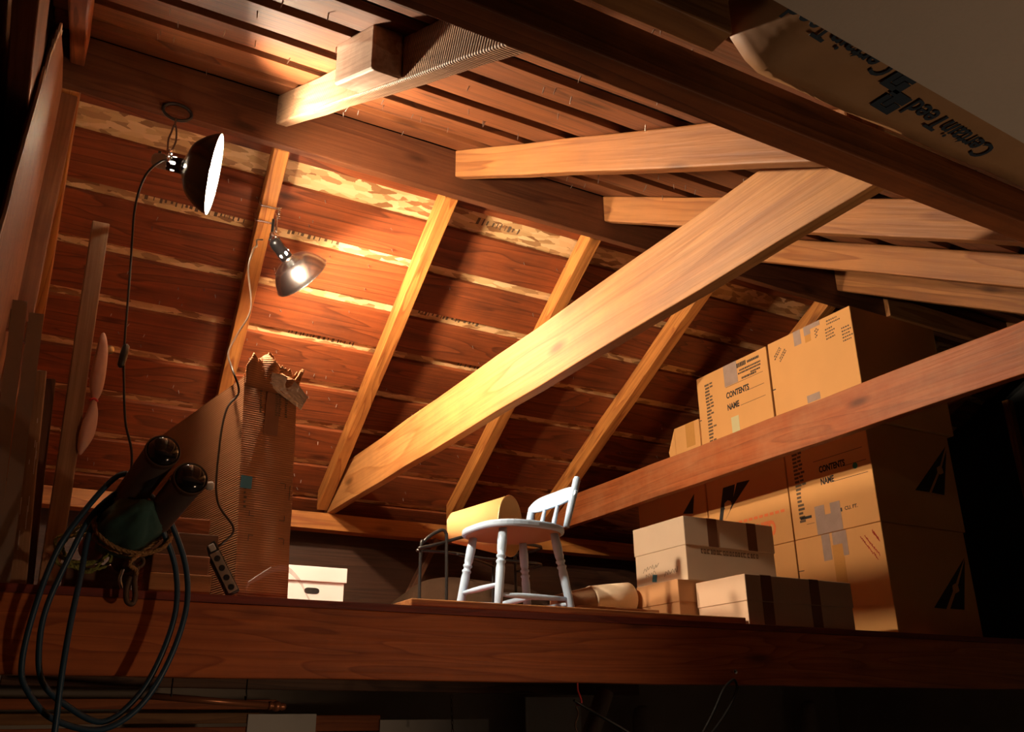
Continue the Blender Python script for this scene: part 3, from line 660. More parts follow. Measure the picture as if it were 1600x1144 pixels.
# ------------------------------------------------------------------ timber pile, tubes, rope, hook, hose
tp = [((.298, .305), (.452, .30), .291, .05, 'lower'), ((.300, .30), (.445, .30), .342, .045, 'second'), ((.296, .30), (.462, .30), .388, .055, 'third'), ((.302, .30), (.44, .30), .444, .038, 'top')]
for k, (a, b, z, hgt, nm) in enumerate(tp):
    lumber('timber_offcut', (a[0] + .012, 2.36 + .006 * k, z), (b[0] - .0, 2.36 + .006 * k, z), .14 - .01 * k, hgt, ['plank', 'panel', 'dark', 'header'][k], 'short timber offcut in the pile left of the tall carton, %s piece' % nm, 'timber', 'timber offcuts piled left of the tall carton')
ta = Vector((.250, 1.90, .525)); tb_ = Vector((.197, 2.45, .423)); tdir = (tb_ - ta).normalized()
tbb0 = Vector((.313, 1.915, .479)); tb1 = tbb0 + tdir * .5
def dtube(label, p0, p1, r=.034):
    q = (Vector(p0) - Vector(p1)).to_track_quat('Z', 'Y'); L = (Vector(p0) - Vector(p1)).length
    t = thing('capped_tube', label, 'tube', p1, q)
    bm = bmesh.new(); lathe(bm, [(r * .97, 0), (r, .004), (r, L)], 36); obj('barrel', bm, 'tube', t, True)
    bm = bmesh.new(); lathe(bm, [(r + .0015, L - .012), (r + .0018, L), (r + .0005, L + .003), (r - .001, L + .001)], 36, cap=False); obj('rim_band', bm, 'rust', t, True)
    bm = bmesh.new(); lathe(bm, [(r - .001, L - .004)] + [((r - .0015) * math.cos(a), L - .002 + .016 * math.sin(a)) for a in [k * math.pi / 16 for k in range(0, 8)]] + [(.001, L + .0142)], 36); obj('domed_cap', bm, 'cap', t, True)
    return t
d1t = dtube('dark tube with a black domed cap, upper left of the bundled pair', ta, ta + tdir * .60)
d2t = dtube('dark tube with a black domed cap, lower right of the bundled pair', tbb0, tbb0 + tdir * .52)
bm = bmesh.new(); lathe(bm, [(.006, 0), (.009, .004), (.009, .014), (.005, .018)], 14, along(tbb0 + Vector((.036, .03, -.005)), tbb0 + Vector((.055, .028, -.003)))); o = obj('cream_knob', bm, 'drywhite', None, True); o.parent = d2t; o.matrix_parent_inverse = Matrix.LocRotScale(d2t.location, d2t.rotation_quaternion, None).inverted()
tag(obj('eye_bolt', TUBE([(.284 + .008 * math.cos(a), 1.93, .478 + .008 * math.sin(a)) for a in [k * math.pi / 6 for k in range(12)]], .0024, 8, True, 2), 'steel', None, True), 'small shiny eye bolt between the two dark tube caps', 'bolt')
lumber('timber_offcut', (.14, 2.50, .2915), (.292, 2.50, .2915), .10, .082, 'dark', 'dark timber block added to support the back ends of the two dark tubes', 'timber')  # block added as a support for the two tubes
# teal cloth wrapped between the tubes
q = (-tdir).to_track_quat('Z', 'Y')
cl = thing('teal_cloth', 'dull teal cloth bundled between the two dark tubes', 'cloth', (.226, 2.24, .398), q)
bm = bmesh.new(); G = []; rn = random.Random(6)
for i in range(13):
    t = i / 12; z = -.05 + .27 * t; row = []
    for k in range(28):
        a = 2 * math.pi * k / 28; rr = (.045 + .016 * math.sin(math.pi * t)) * (1 - .62 * max(0, t - .72) / .28) * (1 - .35 * max(0, .25 - t) / .25)
        rr *= 1 + .10 * math.sin(a * 5 + t * 4) + .05 * math.sin(a * 9 - t * 7)
        row.append(bm.verts.new((rr * math.cos(a) * 1.05, rr * math.sin(a) * .8, z)))
    G.append(row)
for A, B in zip(G, G[1:]):
    for k in range(28): bm.faces.new((A[k], A[(k + 1) % 28], B[(k + 1) % 28], B[k]))
bm.faces.new(G[0]); bm.faces.new(G[-1]); obj('cloth', bm, 'teal', cl, True)
cc = Vector((.240, 2.16, .415)); u_ = Vector((1, .1, -.25)); u_ = (u_ - tdir * u_.dot(tdir)).normalized(); v_ = tdir.cross(u_).normalized()
pts = []
for i in range(66):
    a = i / 66 * 2 * math.pi * 3; s = i / 66
    pts.append(cc + u_ * (.084 + .004 * math.sin(a * 1.3)) * math.cos(a) + v_ * (.058 + .003 * math.cos(a * .7)) * math.sin(a) + tdir * (.042 * (s - .5) + .01 * math.sin(a * .5)))
pts += [Vector((.245, 2.125, .335)), Vector((.262, 2.165, .325)), Vector((.268, 2.19, .318))]
def twist_rope(name, pts, r, mat, label, closed=False):
    P = spline(pts, 4, closed); bm = bmesh.new(); m = len(P); acc = 0
    strands = [[], [], []]
    for i, p in enumerate(P):
        a = P[(i - 1) % m] if (closed or i) else p; b = P[(i + 1) % m] if (closed or i < m - 1) else p
        t = (b - a).normalized(); x = t.cross(Vector((0.1, .2, 1))).normalized(); y = t.cross(x)
        if i: acc += (p - P[i - 1]).length
        for s in range(3):
            an = acc * 260 * (.0045 / r) * .8 + s * 2.094; strands[s].append(p + x * r * .52 * math.cos(an) + y * r * .52 * math.sin(an))
    for s in strands: tube(bm, s, r * .58, 6, closed)
    return tag(obj(name, bm, mat, None, True), label, 'rope')
def resample(P, step):
    out = [P[0]]; acc = 0
    for a, b in zip(P, P[1:]):
        L = (b - a).length; n_ = max(1, int(L / step))
        out += [a.lerp(b, (k + 1) / n_) for k in range(n_)]
    return out
def rope(name, pts, r, mat, label, closed=False):
    P = resample(spline(pts, 3, closed), .006)
    bm = bmesh.new(); acc = 0; st = [[], [], []]
    for i, p in enumerate(P):
        a = P[max(0, i - 1)]; b = P[min(len(P) - 1, i + 1)]; t = (b - a).normalized(); x = t.cross(Vector((.1, .2, 1))).normalized(); y = t.cross(x)
        if i: acc += (p - P[i - 1]).length
        for s in range(3):
            an = acc / (r * 9) * 6.283 + s * 2.094; st[s].append(p + x * r * .5 * math.cos(an) + y * r * .5 * math.sin(an))
    for s in st: tube(bm, s, r * .6, 5)
    return tag(obj(name, bm, mat, None, True), label, 'rope')
rope('rope', pts, .0048, 'rope', 'tan twisted rope wound around the two dark tubes')
rn = random.Random(3); pts = []
for i in range(44):
    a = i / 44 * 2 * math.pi * 4; s = i / 44
    pts.append((.155 + .052 * math.cos(a) + .008 * math.sin(2.3 * a), 2.215 - .012 * math.sin(a * .8), .368 + .040 * math.sin(a) + .012 * math.cos(1.6 * a)))
rope('rope', pts, .0040, 'ropeg', 'yellow-green rope coil hanging left of the tube bundle')
# rusty hook
hk = thing('iron_hook', 'rusty iron snap hook hanging over the red loft edge', 'hook', (.262, 2.205, .30))
ob = obj('shank', TUBE([(.006, -.012, .035), (.004, -.014, .005), (.010, -.016, -.03), (.006, -.016, -.046), (-.006, -.016, -.040), (-.010, -.015, -.015), (-.006, -.013, .012)], .0062, 10), 'rust', hk, True)
obj('swivel_eye', TUBE([(.006 + .012 * math.cos(a), -.012, .046 + .012 * math.sin(a)) for a in [k * math.pi / 5 for k in range(10)]], .0042, 8, True, 3), 'rust', hk, True)
obj('gate', TUBE([(-.022, -.006, .028), (-.026, -.008, .006), (-.018, -.010, -.014)], .004, 8), 'steel', hk, True)
# blue hose, two long loops and a loose end
ho = [(.235, 2.10, .515), (.19, 2.10, .512), (.135, 2.13, .43), (.098, 2.15, .345), (.076, 2.15, .22), (.072, 2.15, .12), (.091, 2.15, .07), (.145, 2.15, .018), (.235, 2.15, -.003), (.305, 2.15, .040), (.352, 2.15, .130), (.376, 2.15, .24), (.366, 2.15, .33), (.330, 2.14, .41), (.29, 2.12, .46), (.245, 2.12, .492),
      (.205, 2.12, .488), (.155, 2.14, .43), (.128, 2.16, .35), (.100, 2.165, .24), (.098, 2.165, .16), (.115, 2.165, .09), (.165, 2.165, .045), (.24, 2.165, .012), (.300, 2.165, .060), (.337, 2.165, .14), (.357, 2.165, .24), (.346, 2.165, .33), (.312, 2.15, .40), (.27, 2.13, .455), (.225, 2.14, .478), (.185, 2.15, .462), (.158, 2.16, .40), (.153, 2.15, .30), (.147, 2.13, .20), (.146, 2.12, .10), (.150, 2.12, 0.0), (.150, 2.12, -.10)]
bm = TUBE(ho, .0062, 10, n=8); tag(obj('garden_hose', bm, 'hose', None, True), 'blue hose looped over the dark tubes and hanging in front of the rim beam', 'hose')
# clear film in front of the tall carton
fl = thing('plastic_film', 'curved sheet of clear plastic film at the foot of the tall carton', 'plastic sheet', (.61, 2.30, .291))
bm = bmesh.new(); G = []
prof = spline([(-.076, 0, .0), (-.074, 0, .036), (-.045, 0, .058), (-.018, 0, .078), (.02, 0, .084), (.055, 0, .055), (.075, 0, .022), (.088, 0, .0)], 5)
for p in prof: G.append([bm.verts.new((p.x + .01 * s, -.018 + .036 * s, p.z * (1 - .1 * s))) for s in (0, .33, .66, 1)])
for A, B in zip(G, G[1:]):
    for k in range(3): bm.faces.new((A[k], A[k + 1], B[k + 1], B[k]))
obj('film', bm, 'film', fl, True)
obj('white_edge', TUBE([(-.0735, -.0188, .038), (-.045, -.0188, .060), (-.02, -.0188, .078)], .0012, 6), 'white', fl, True)  # thin white line along the upper left edge of the film
# ------------------------------------------------------------------ boxes
def carton_box(name, label, x0, x1, y0, y1, z0, z1, mat, group=None, bevel=.003):
    t = thing(name, label, 'box', (x0, y0, z0), None, group)
    obj('body', BX(0, x1 - x0, 0, y1 - y0, 0, z1 - z0), mat, t, bevel=bevel); return t
def faceX(y0, y1): return frame((0, y1 - y0, 0), (0, -1, 0), (0, 0, 1))
def faceY(): return frame((0, 0, 0), (1, 0, 0), (0, 0, 1))
# white file box
x0, x1, y0, y1, z0 = .895, 1.208, 3.50, 3.88, .291
fb = thing('file_box', 'white lidded file box with a dark hand hole at the back of the loft', 'box', (x0, y0, z0))
bm = bmesh.new(); w, d, h = x1 - x0, y1 - y0, .245
vs = bx(bm, .006, w - .006, .006, d - .006, 0, h); obj('base', bm, 'white', fb, bevel=.002)
obj('lid', BX(-.002, w + .002, -.002, d + .002, h - .012, h + .045), 'white', fb, bevel=.002)
hp = [(.030 * math.copysign(abs(math.cos(a)) ** .5, math.cos(a)), .012 * math.copysign(abs(math.sin(a)) ** .8, math.sin(a))) for a in [k * math.pi / 12 for k in range(24)]]
bm = bmesh.new(); prism(bm, hp, -.0003 + .0004, .0008, Matrix.Translation((.178, .006, h - .048)) @ frame((0, 0, 0), (1, 0, 0), (0, 0, 1))); obj('hand_hole', bm, 'mattblack', fb)
bm = bmesh.new(); fy = Matrix.Translation((0, .006, 0)) @ faceY()
rect(bm, .06, .262, .150, .1516, fy); rect(bm, .262, .2636, .02, .1516, fy); obj('printed_frame', bm, 'ink', fb)
# plank under the boxes
lumber('plank', (.965, 2.335, .2915), (2.13, 2.325, .2915), .135, .021, 'plank', 'worn pine plank lying along the loft edge under the chair', 'plank')
bm = bmesh.new()
# box A (upper cream), C (small brown), B (tan, front)
def lidbox(name, label, x0, x1, y0, y1, z0, z1, split, matlid, matbase, tapes, tapeface=True):
    t = thing(name, label, 'box', (x0, y0, z0)); w, d, h = x1 - x0, y1 - y0, z1 - z0; s = split - z0
    obj('base', BX(.003, w - .003, .003, d - .003, 0, s + .01), matbase, t, bevel=.002)
    obj('lid', BX(0, w, 0, d, s, h), matlid, t, bevel=.0025)
    for (a, b) in tapes:
        bm = bmesh.new(); fy_ = faceY(); rect(bm, a, b, s + .001, h - .001, Matrix.Translation((0, .0, 0)) @ fy_, .0009)
        bx(bm, a, b, 0, d, h, h + .0008)
        obj('tape', bm, 'tapeb', t)
        bm = bmesh.new(); rect(bm, a + .002, b + .002, .002, s - .001, Matrix.Translation((0, .003, 0)) @ fy_, .0009); tb2 = obj('tape', bm, 'tapeb', t) if tapeface else bm.free()
    return t, w, d, h, s
tA, w, d, h, s = lidbox('storage_box', 'cream lidded box with two brown tape bands, stacked on the small brown box', 2.113, 2.545, 2.508, 2.812, .465, .692, .588, 'cream', 'cream', [(.108, .154), (.299, .345)], False)
bm = bmesh.new(); fy = Matrix.Translation((0, .003, 0)) @ faceY(); rn = random.Random(21)
u = .073
while u < .345:
    wd = rn.uniform(.006, .013); rect(bm, u, u + wd, .098, .1005, fy); rect(bm, u, u + wd, .111, .1135, fy); rect(bm, u, u + .002, .098, .1135, fy)
    if rn.random() < .5: rect(bm, u + wd - .002, u + wd, .098, .1135, fy)
    u += wd + rn.uniform(.003, .007)
obj('printing', bm, 'greyink', tA)
bm = bmesh.new(); fx = Matrix.Translation((.003, 0, 0)) @ faceX(2.508, 2.812)
def scribble(bm, fx, u0, v0, u1, v1, n, amp, r, seed):
    g = random.Random(seed); pts = []
    for i in range(n):
        t = i / (n - 1); pts.append(fx @ Vector((u0 + (u1 - u0) * t + g.uniform(-amp, amp) * .4, v0 + (v1 - v0) * t + (amp if i % 2 else -amp) * g.uniform(.4, 1), .0006)))
    tube(bm, spline(pts, 3), r, 4)
scribble(bm, fx, .05, .065, .14, .075, 12, .010, .0007, 1); scribble(bm, fx, .06, .045, .12, .050, 9, .008, .0007, 2); scribble(bm, fx, .175, .035, .25, .045, 10, .011, .0007, 3)
obj('handwriting', bm, 'greyink', tA)
bm = bmesh.new(); quad(bm, [(.098, .018), (.124, .014), (.130, .040), (.104, .044)], fx, .0009); obj('blue_sticker', bm, 'bluelabel', tA)
tC, w, d, h, s = lidbox('storage_box', 'small brown lidded box under the cream tape-banded box', 2.062, 2.45, 2.503, 2.742, .291, .4635, .387, 'carton3', 'carton3', [], False)
tB, w, d, h, s = lidbox('storage_box', 'wide tan lidded box with dark tape bands at the loft edge', 2.136, 2.632, 2.252, 2.497, .291, .452, .366, 'pinkcard', 'pinkcard', [(.068, .116), (.290, .336)])
tB.location.z = .313 if False else .291
# moving boxes
X0 = 2.84
def mbox(label, x0, x1, y0, y1, z0, z1, group='moving boxes stacked on the right of the loft'):
    return carton_box('moving_box', label, x0, x1, y0, y1, z0, z1, 'carton', group)
def road(parent, x0, z0, polys, gem, red=None):
    bm = bmesh.new(); fy = faceY()
    for p in polys: quad(bm, [(x - x0, z - z0) for x, z in p], fy, .0008)
    obj('road_emblem', bm, 'ink', parent)
    bm = bmesh.new(); cx_, cz = gem; cx_ -= x0; cz -= z0
    quad(bm, [(cx_ - .018, cz - .008), (cx_ - .004, cz - .018), (cx_ + .02, cz - .008), (cx_ + .018, cz + .012), (cx_ + .003, cz + .020), (cx_ - .016, cz + .010)], fy, .0014); obj('emblem_badge', bm, 'carton', parent)
B1 = mbox('front moving box at the bottom of the right stack, red writing beside brown tape', X0, 3.32, 2.25, 2.68, .2801, .69)
M1 = mbox('middle moving box of the right stack, with a green sticker and crossed tape', X0, 3.335, 2.25, 2.68, .6915, 1.09)
T1 = mbox('front top moving box of the right stack, plain with tape at its upper edge', X0, 3.36, 2.235, 2.70, 1.0915, 1.575)
T2 = mbox('top moving box printed with contents and name lines, behind the front top box', X0, 3.17, 2.712, 3.19, 1.0915, 1.572)
T3 = mbox('lower top-row moving box at the far left end with a bent upper corner', X0, 3.15, 3.20, 3.385, 1.0615, 1.372)
M7 = mbox('middle-row moving box with a black road emblem and orange lettering on its lit side', X0 + .001, 3.31, 2.688, 3.19, .6915, 1.09)
B7 = mbox('bottom-row moving box directly behind the red-written one', X0 + .001, 3.31, 2.688, 3.19, .2801, .69)
M8 = mbox('farthest middle-row moving box, dim, half of a road emblem showing', X0 + .001, 3.31, 3.20, 3.72, .6915, 1.06)
B8 = mbox('farthest bottom-row moving box behind the cream tape-banded box', X0 + .001, 3.31, 3.20, 3.72, .2801, .69)
def tapeX(parent, y0, y1, rects, mat, name='tape', t=.0009):
    bm = bmesh.new(); fx = faceX(y0, y1); z0 = parent.location.z
    for (ya, yb, za, zb) in rects: rect(bm, y1 - max(ya, yb), y1 - min(ya, yb), min(za, zb) - z0, max(za, zb) - z0, fx, t)
    return obj(name, bm, mat, parent)
# front middle box M1
tapeX(M1, 2.25, 2.68, [(2.555, 2.505, .6925, .806), (2.475, 2.425, .6925, .806), (2.505, 2.475, .6925, .765)], 'tapeg')
fx = faceX(2.25, 2.68); bm = bmesh.new(); z0 = .6915; rn = random.Random(9)
v = .345
while v > .06:
    n_ = rn.choice((1, 2, 2)) if v > .2 else 1; ln = rn.uniform(.022, .034); rect(bm, .040, .040 + ln, v, v + .0095, fx)
    if n_ == 2: rect(bm, .044 + ln, .044 + ln + .02, v + .002, v + .011, fx)
    v -= .0165
obj('room_list', bm, 'greyink', M1); bm = bmesh.new()
rect(bm, .045, .105, .075, .086, fx); rect(bm, .075, .115, .052, .0535, fx)
text_bm(bm, 'CONTENTS', .036, fx @ Matrix.Translation((.175, .245, .0003)), bold=.0013, sx=.70)
text_bm(bm, 'NAME', .036, fx @ Matrix.Translation((.175, .195, .0003)), bold=.0013, sx=.70)
rect(bm, .285, .41, .243, .2448, fx); rect(bm, .245, .41, .194, .1958, fx); rect(bm, .15, .40, .295, .2968, fx)
obj('contents_lines', bm, 'ink', M1); bm = bmesh.new()
text_bm(bm, 'CU. FT.', .020, fx @ Matrix.Translation((.275, .072, .0003)), bold=.0003)
rect(bm, .185, .235, .068, .070, fx); rect(bm, .25, .262, .070, .085, fx)
obj('volume_print', bm, 'ink', M1)
bm = bmesh.new(); lathe(bm, [(.012, .0003), (.012, .0012)], 20, fx @ Matrix.Translation((.355, .232, 0))); obj('green_sticker', bm, 'greenlabel', M1)
road(M1, X0, .6915, [[(3.071, .835), (3.154, .836), (3.252, .955), (3.31, 1.044)], [(3.169, .836), (3.245, .834), (3.312, 1.03), (3.262, .95)]], (3.245, .935))
# bottom front B1
tapeX(B1, 2.25, 2.68, [(2.54, 2.498, .586, .689)], 'tapeg')
tapeX(B1, 2.25, 2.68, [(2.485, 2.415, .593, .689)], 'tapeg'); tapeX(B1, 2.25, 2.68, [(2.492, 2.440, .46, .64)], 'tapeo', t=.0012)
bm = bmesh.new(); fx = faceX(2.25, 2.68)
for k, (a, b, l) in enumerate(((.328, .372, .085), (.348, .372, .07), (.385, .385, .03))):
    for j in range(6):
        t = j / 6; u = a + t * l * .75; v_ = b - t * l * 1.1 - .02 * 0
        scribble(bm, fx, u, v_, u + .011, v_ - .016, 5, .006, .0011, k * 10 + j)
obj('red_writing', bm, 'redink', B1)
bm = bmesh.new(); rect(bm, .0, .030, .283, .286, fx); obj('pen_mark', bm, 'ink', B1)
road(B1, X0, .2801, [[(3.06, .387), (3.129, .386), (3.207, .478), (3.296, .59)], [(3.153, .388), (3.235, .388), (3.296, .585), (3.222, .475)]], (3.205, .465))
bm = bmesh.new(); fy = faceY(); rect(bm, .18, .34, .30, .335, fx if False else fy); obj('red_patch', bm, 'redink', B1) if False else bm.free()
# top boxes
tapeX(T1, 2.235, 2.70, [(2.545, 2.505, 1.508, 1.574)], 'tapeg'); tapeX(T1, 2.235, 2.70, [(2.485, 2.395, 1.553, 1.574), (2.485, 2.45, 1.533, 1.554)], 'tapeg'); tapeX(T1, 2.235, 2.70, [(2.515, 2.445, 1.238, 1.27)], 'tapeg')
tapeX(T1, 2.235, 2.70, [(2.483, 2.452, 1.502, 1.533)], 'tapeo')
bm = bmesh.new(); fx = faceX(2.235, 2.70); z0 = 1.0915
for (ya, za, n_, ln, ang) in ((2.665, 1.500, 2, .06, .75), (2.635, 1.482, 2, .055, .75), (2.372, 1.515, 4, .05, .05), (2.29, 1.49, 5, .05, .0), (2.36, 1.55, 2, .07, .0), (2.425, 1.53, 3, .022, .7)):
    for k in range(n_):
        m = fx @ Matrix.Translation((2.70 - ya, za - z0 - k * .014, 0)) @ Matrix.Rotation(ang, 4, 'Z'); x = 0
        while x < ln * (1 if k % 2 else .8):
            wd = rn.uniform(.004, .010); quad(bm, [(x, 0), (x + wd, 0), (x + wd, .006), (x, .006)], m); x += wd + .003
obj('printing', bm, 'greyink', T1)
bm = bmesh.new(); rect(bm, .0, .018, .262, .267, fx); obj('pen_mark', bm, 'ink', T1)
tapeX(T2, 2.712, 3.19, [(2.995, 2.905, 1.466, 1.571)], 'tapeg'); 
tapeX(T2, 2.712, 3.19, [(2.975, 2.925, 1.20, 1.31)], 'ylabel', 'pale_label')
bm = bmesh.new(); fx = faceX(2.712, 3.19); f = lambda y, z: (3.19 - y, z - 1.0915)
v = 1.513
while v > 1.22:
    u0 = 3.19 - 3.135 + rn.uniform(0, .004); ln = rn.uniform(.022, .034); rect(bm, u0, u0 + ln, v - z0, v - z0 + .0095, fx)
    if rn.random() < .55: rect(bm, u0 + ln + .004, u0 + ln + .024, v - z0 + .002, v - z0 + .010, fx)
    v -= .0165
obj('room_list', bm, 'greyink', T2); bm = bmesh.new()
text_bm(bm, 'CONTENTS', .040, fx @ Matrix.Translation((.198, 1.408 - z0, .0003)), bold=.0014, sx=.72)
text_bm(bm, 'NAME', .040, fx @ Matrix.Translation((.198, 1.350 - z0, .0003)), bold=.0014, sx=.72)
rect(bm, .325, .445, 1.406 - z0, 1.4078 - z0, fx); rect(bm, .285, .445, 1.349 - z0, 1.3508 - z0, fx); rect(bm, .20, .445, 1.462 - z0, 1.4636 - z0, fx)
obj('contents_lines', bm, 'ink', T2); bm = bmesh.new()
for (u0, vz, w_, h_) in ((.285, 1.532, .060, .022), (.355, 1.535, .075, .012), (.30, 1.512, .135, .008), (.29, 1.498, .14, .008), (.37, 1.482, .06, .008), (.205, 1.466, .05, .006), (.31, 1.470, .09, .010)):
    x = u0
    while x < u0 + w_:
        wd = rn.uniform(.004, .010); rect(bm, x, x + wd, vz - z0, vz - z0 + h_, fx); x += wd + .0022
obj('header_print', bm, 'ink', T2)
bm = bmesh.new(); rect(bm, 0, .014, .262, .266, fx); obj('pen_mark', bm, 'ink', T2)
tapeX(T3, 3.20, 3.385, [(3.30, 3.235, 1.25, 1.371)], 'tapeo')
bm = bmesh.new(); vs = [(-.0, .1852, .0), (0, .24, .20), (0, .1852, .3095), (.2, .1852, .3095), (.2, .24, .20), (.2, .1852, 0)]
a_ = [bm.verts.new(v) for v in vs]; bm.faces.new(a_[:3]); bm.faces.new(a_[3:]); bm.faces.new((a_[0], a_[1], a_[4], a_[5])); bm.faces.new((a_[1], a_[2], a_[3], a_[4])); bm.faces.new((a_[0], a_[2], a_[3], a_[5])); obj('bent_flap', bm, 'carton', T3)
def roadX(parent, y1, z0, polys, gem):
    bm = bmesh.new(); fx = faceX(parent.location.y, y1)
    for p in polys: quad(bm, [(y1 - y, z - z0) for y, z in p], fx, .0008)
    obj('road_emblem', bm, 'ink', parent)
    bm = bmesh.new(); c_, d_ = y1 - gem[0], gem[1] - z0
    quad(bm, [(c_ - .022, d_ - .010), (c_ - .004, d_ - .020), (c_ + .024, d_ - .008), (c_ + .022, d_ + .014), (c_ + .003, d_ + .022), (c_ - .020, d_ + .012)], fx, .0014); obj('emblem_badge', bm, 'carton', parent)
roadX(M7, 3.19, .6915, [[(3.12, 0.858), (3.098, 0.852), (3.082, 0.9), (3.021, 0.925), (2.996, 1.0), (3.075, 1.0)], [(3.081, 0.851), (3.065, 0.866), (3.023, 0.907), (2.901, 0.998), (2.983, 1.003), (3.025, 0.923), (3.046, 0.887)]], (3.055, 0.916))
bm = bmesh.new(); fx = faceX(2.688, 3.19)
text_bm(bm, 'ALLIED', .085, fx @ Matrix.Translation((.235, .045, .0004)), bold=.004, sx=.66)
for k in range(11): rect(bm, .13 + k * .032, .152 + k * .032, .128, .140, fx)
obj('orange_lettering', bm, 'orange', M7)
bm = bmesh.new(); quad(bm, [(0.35, 0.246), (0.423, 0.233), (0.443, 0.325)], faceX(3.20, 3.72), .0008); obj('road_emblem', bm, 'ink', M8)
STACK = ((B1, 2.951, 2.338), (M1, 2.951, 2.338), (T1, 2.951, 2.322), (T2, 2.951, 2.818), (T3, 2.951, 3.325), (M7, 2.952, 2.793), (B7, 2.952, 2.793), (M8, 2.952, 3.325), (B8, 2.952, 3.325))  # box stack scaled up about the camera at the origin, positions pre-multiplied here
for o, x_, y_ in STACK: o.location = (x_, y_, o.location.z * 1.039 if o.location.z > .3 else .2912); o.scale = (1.039,) * 3
# ------------------------------------------------------------------ roll, sack, small board behind
fl_ = carton_box('support_carton', 'low flat brown carton hidden behind the plank, added to support the paper roll', 1.72, 2.05, 2.60, 2.98, .291, .368, 'carton3')  # carton added as a support under the paper roll
rl = thing('paper_roll', 'cream paper roll lying left of the small brown box', 'roll', (1.70, 2.74, .405))
m = along((0, 0, -.018), (.335, .02, .020)); bm = bmesh.new()
lathe(bm, [(.018, 0), (.028, .004), (.040, .09), (.048, .15), (.050, .16)], 28, m); obj('brown_wrapper', bm, 'rollb', rl, True)
bm = bmesh.new(); lathe(bm, [(.0505, .158), (.053, .165), (.056, .25), (.057, .338), (.05, .340)], 28, m); obj('paper', bm, 'roll', rl, True)
lumber('wood_strip', (1.815, 2.95, .415), (2.02, 2.93, .369), .035, .02, 'near', 'short pale wood strip sloping down behind the chair', 'wood', up=(0, -1, .3))
sk = thing('canvas_sack', 'large brown canvas bag slumped in the dark behind the chair', 'bag', (1.80, 3.55, .291))
bm = bmesh.new(); G = []
for i in range(25):
    t = i / 24; th = t * math.pi / 2; row = []
    for k in range(40):
        a = 2 * math.pi * k / 40; R1 = math.cos(th) ** .55; zz = math.sin(th) ** .8
        wv = 1 + .05 * math.sin(a * 3 + 1) + .03 * math.sin(a * 7 + t * 5)
        row.append(bm.verts.new((.40 * R1 * math.cos(a) * wv, .33 * R1 * math.sin(a) * wv, .27 * zz * (1 + .08 * math.sin(a * 2 + 1)))))
    G.append(row)
for A, B in zip(G, G[1:]):
    for k in range(40): bm.faces.new((A[k], A[(k + 1) % 40], B[(k + 1) % 40], B[k]))
bm.faces.new(G[0]); obj('sack', bm, 'sack', sk, True)
# ------------------------------------------------------------------ black wire rack and lampshade
rk = thing('wire_rack', 'black tubular metal rack standing behind the chair', 'rack', (1.255, 2.88, .291))
def U(pts, r=.006): return TUBE(pts, r, 8, n=6)
obj('side_frame', U([(0, 0, 0), (0, 0, .27), (.012, 0, .300), (.04, .0, .325), (.078, 0, .345), (.094, 0, .335), (.097, 0, .30), (.103, 0, 0)]), 'blacksteel', rk, True)
obj('side_frame', U([(.40, .22, 0), (.40, .22, .27), (.412, .22, .300), (.44, .22, .325), (.478, .22, .338), (.494, .22, .325), (.497, .22, .30), (.503, .22, 0)]), 'blacksteel', rk, True)
obj('top_rail', U([(-.012, -.008, .272), (.08, 0, .30), (.16, .01, .328), (.21, .02, .334), (.50, .03, .325), (.50, .22, .325)]), 'blacksteel', rk, True)
obj('lower_rail', U([(-.012, .008, .268), (.12, .01, .270), (.26, .02, .262), (.50, .03, .26), (.50, .21, .26)], .005), 'blacksteel', rk, True)
obj('cross_rail', U([(.14, .0, .265), (.30, .12, .268), (.40, .22, .272)], .005), 'blacksteel', rk, True)
s0, s1 = Vector((1.485, 3.10, .698)), Vector((1.628, 2.915, .684))
q = (s1 - s0).to_track_quat('Z', 'Y'); sh_ = thing('lampshade', 'ochre fabric lampshade lying on its side on the black rack', 'lampshade', s0, q)
L = (s1 - s0).length
bm = bmesh.new(); lathe(bm, [(.058, 0), (.113, L), (.1115, L), (.0565, 0)], 48, cap=False); obj('shade', bm, 'shade', sh_, True)
bm = bmesh.new(); tube(bm, [(.1125 * math.cos(a), .1125 * math.sin(a), L) for a in [k * math.pi / 24 for k in range(48)]], .0018, 6, True); tube(bm, [(.0575 * math.cos(a), .0575 * math.sin(a), 0) for a in [k * math.pi / 24 for k in range(48)]], .0018, 6, True); obj('wire_ring', bm, 'brass', sh_, True)
bm = bmesh.new()
for k in range(3):
    a = k * 2.094 + .5; tube(bm, [(.103 * math.cos(a), .103 * math.sin(a), L - .012), (.02 * math.cos(a), .02 * math.sin(a), L - .03)], .0015, 6)
tube(bm, [(.02 * math.cos(a), .02 * math.sin(a), L - .03) for a in [k * math.pi / 8 for k in range(16)]], .002, 6, True); obj('spider_fitter', bm, 'brass', sh_, True)
# ------------------------------------------------------------------ chair
ch = thing('child_chair', 'small pale blue painted wooden chair standing on the loft edge', 'chair', (1.475, 2.62, .291), Matrix.Rotation(math.radians(182), 4, 'Z').to_quaternion())
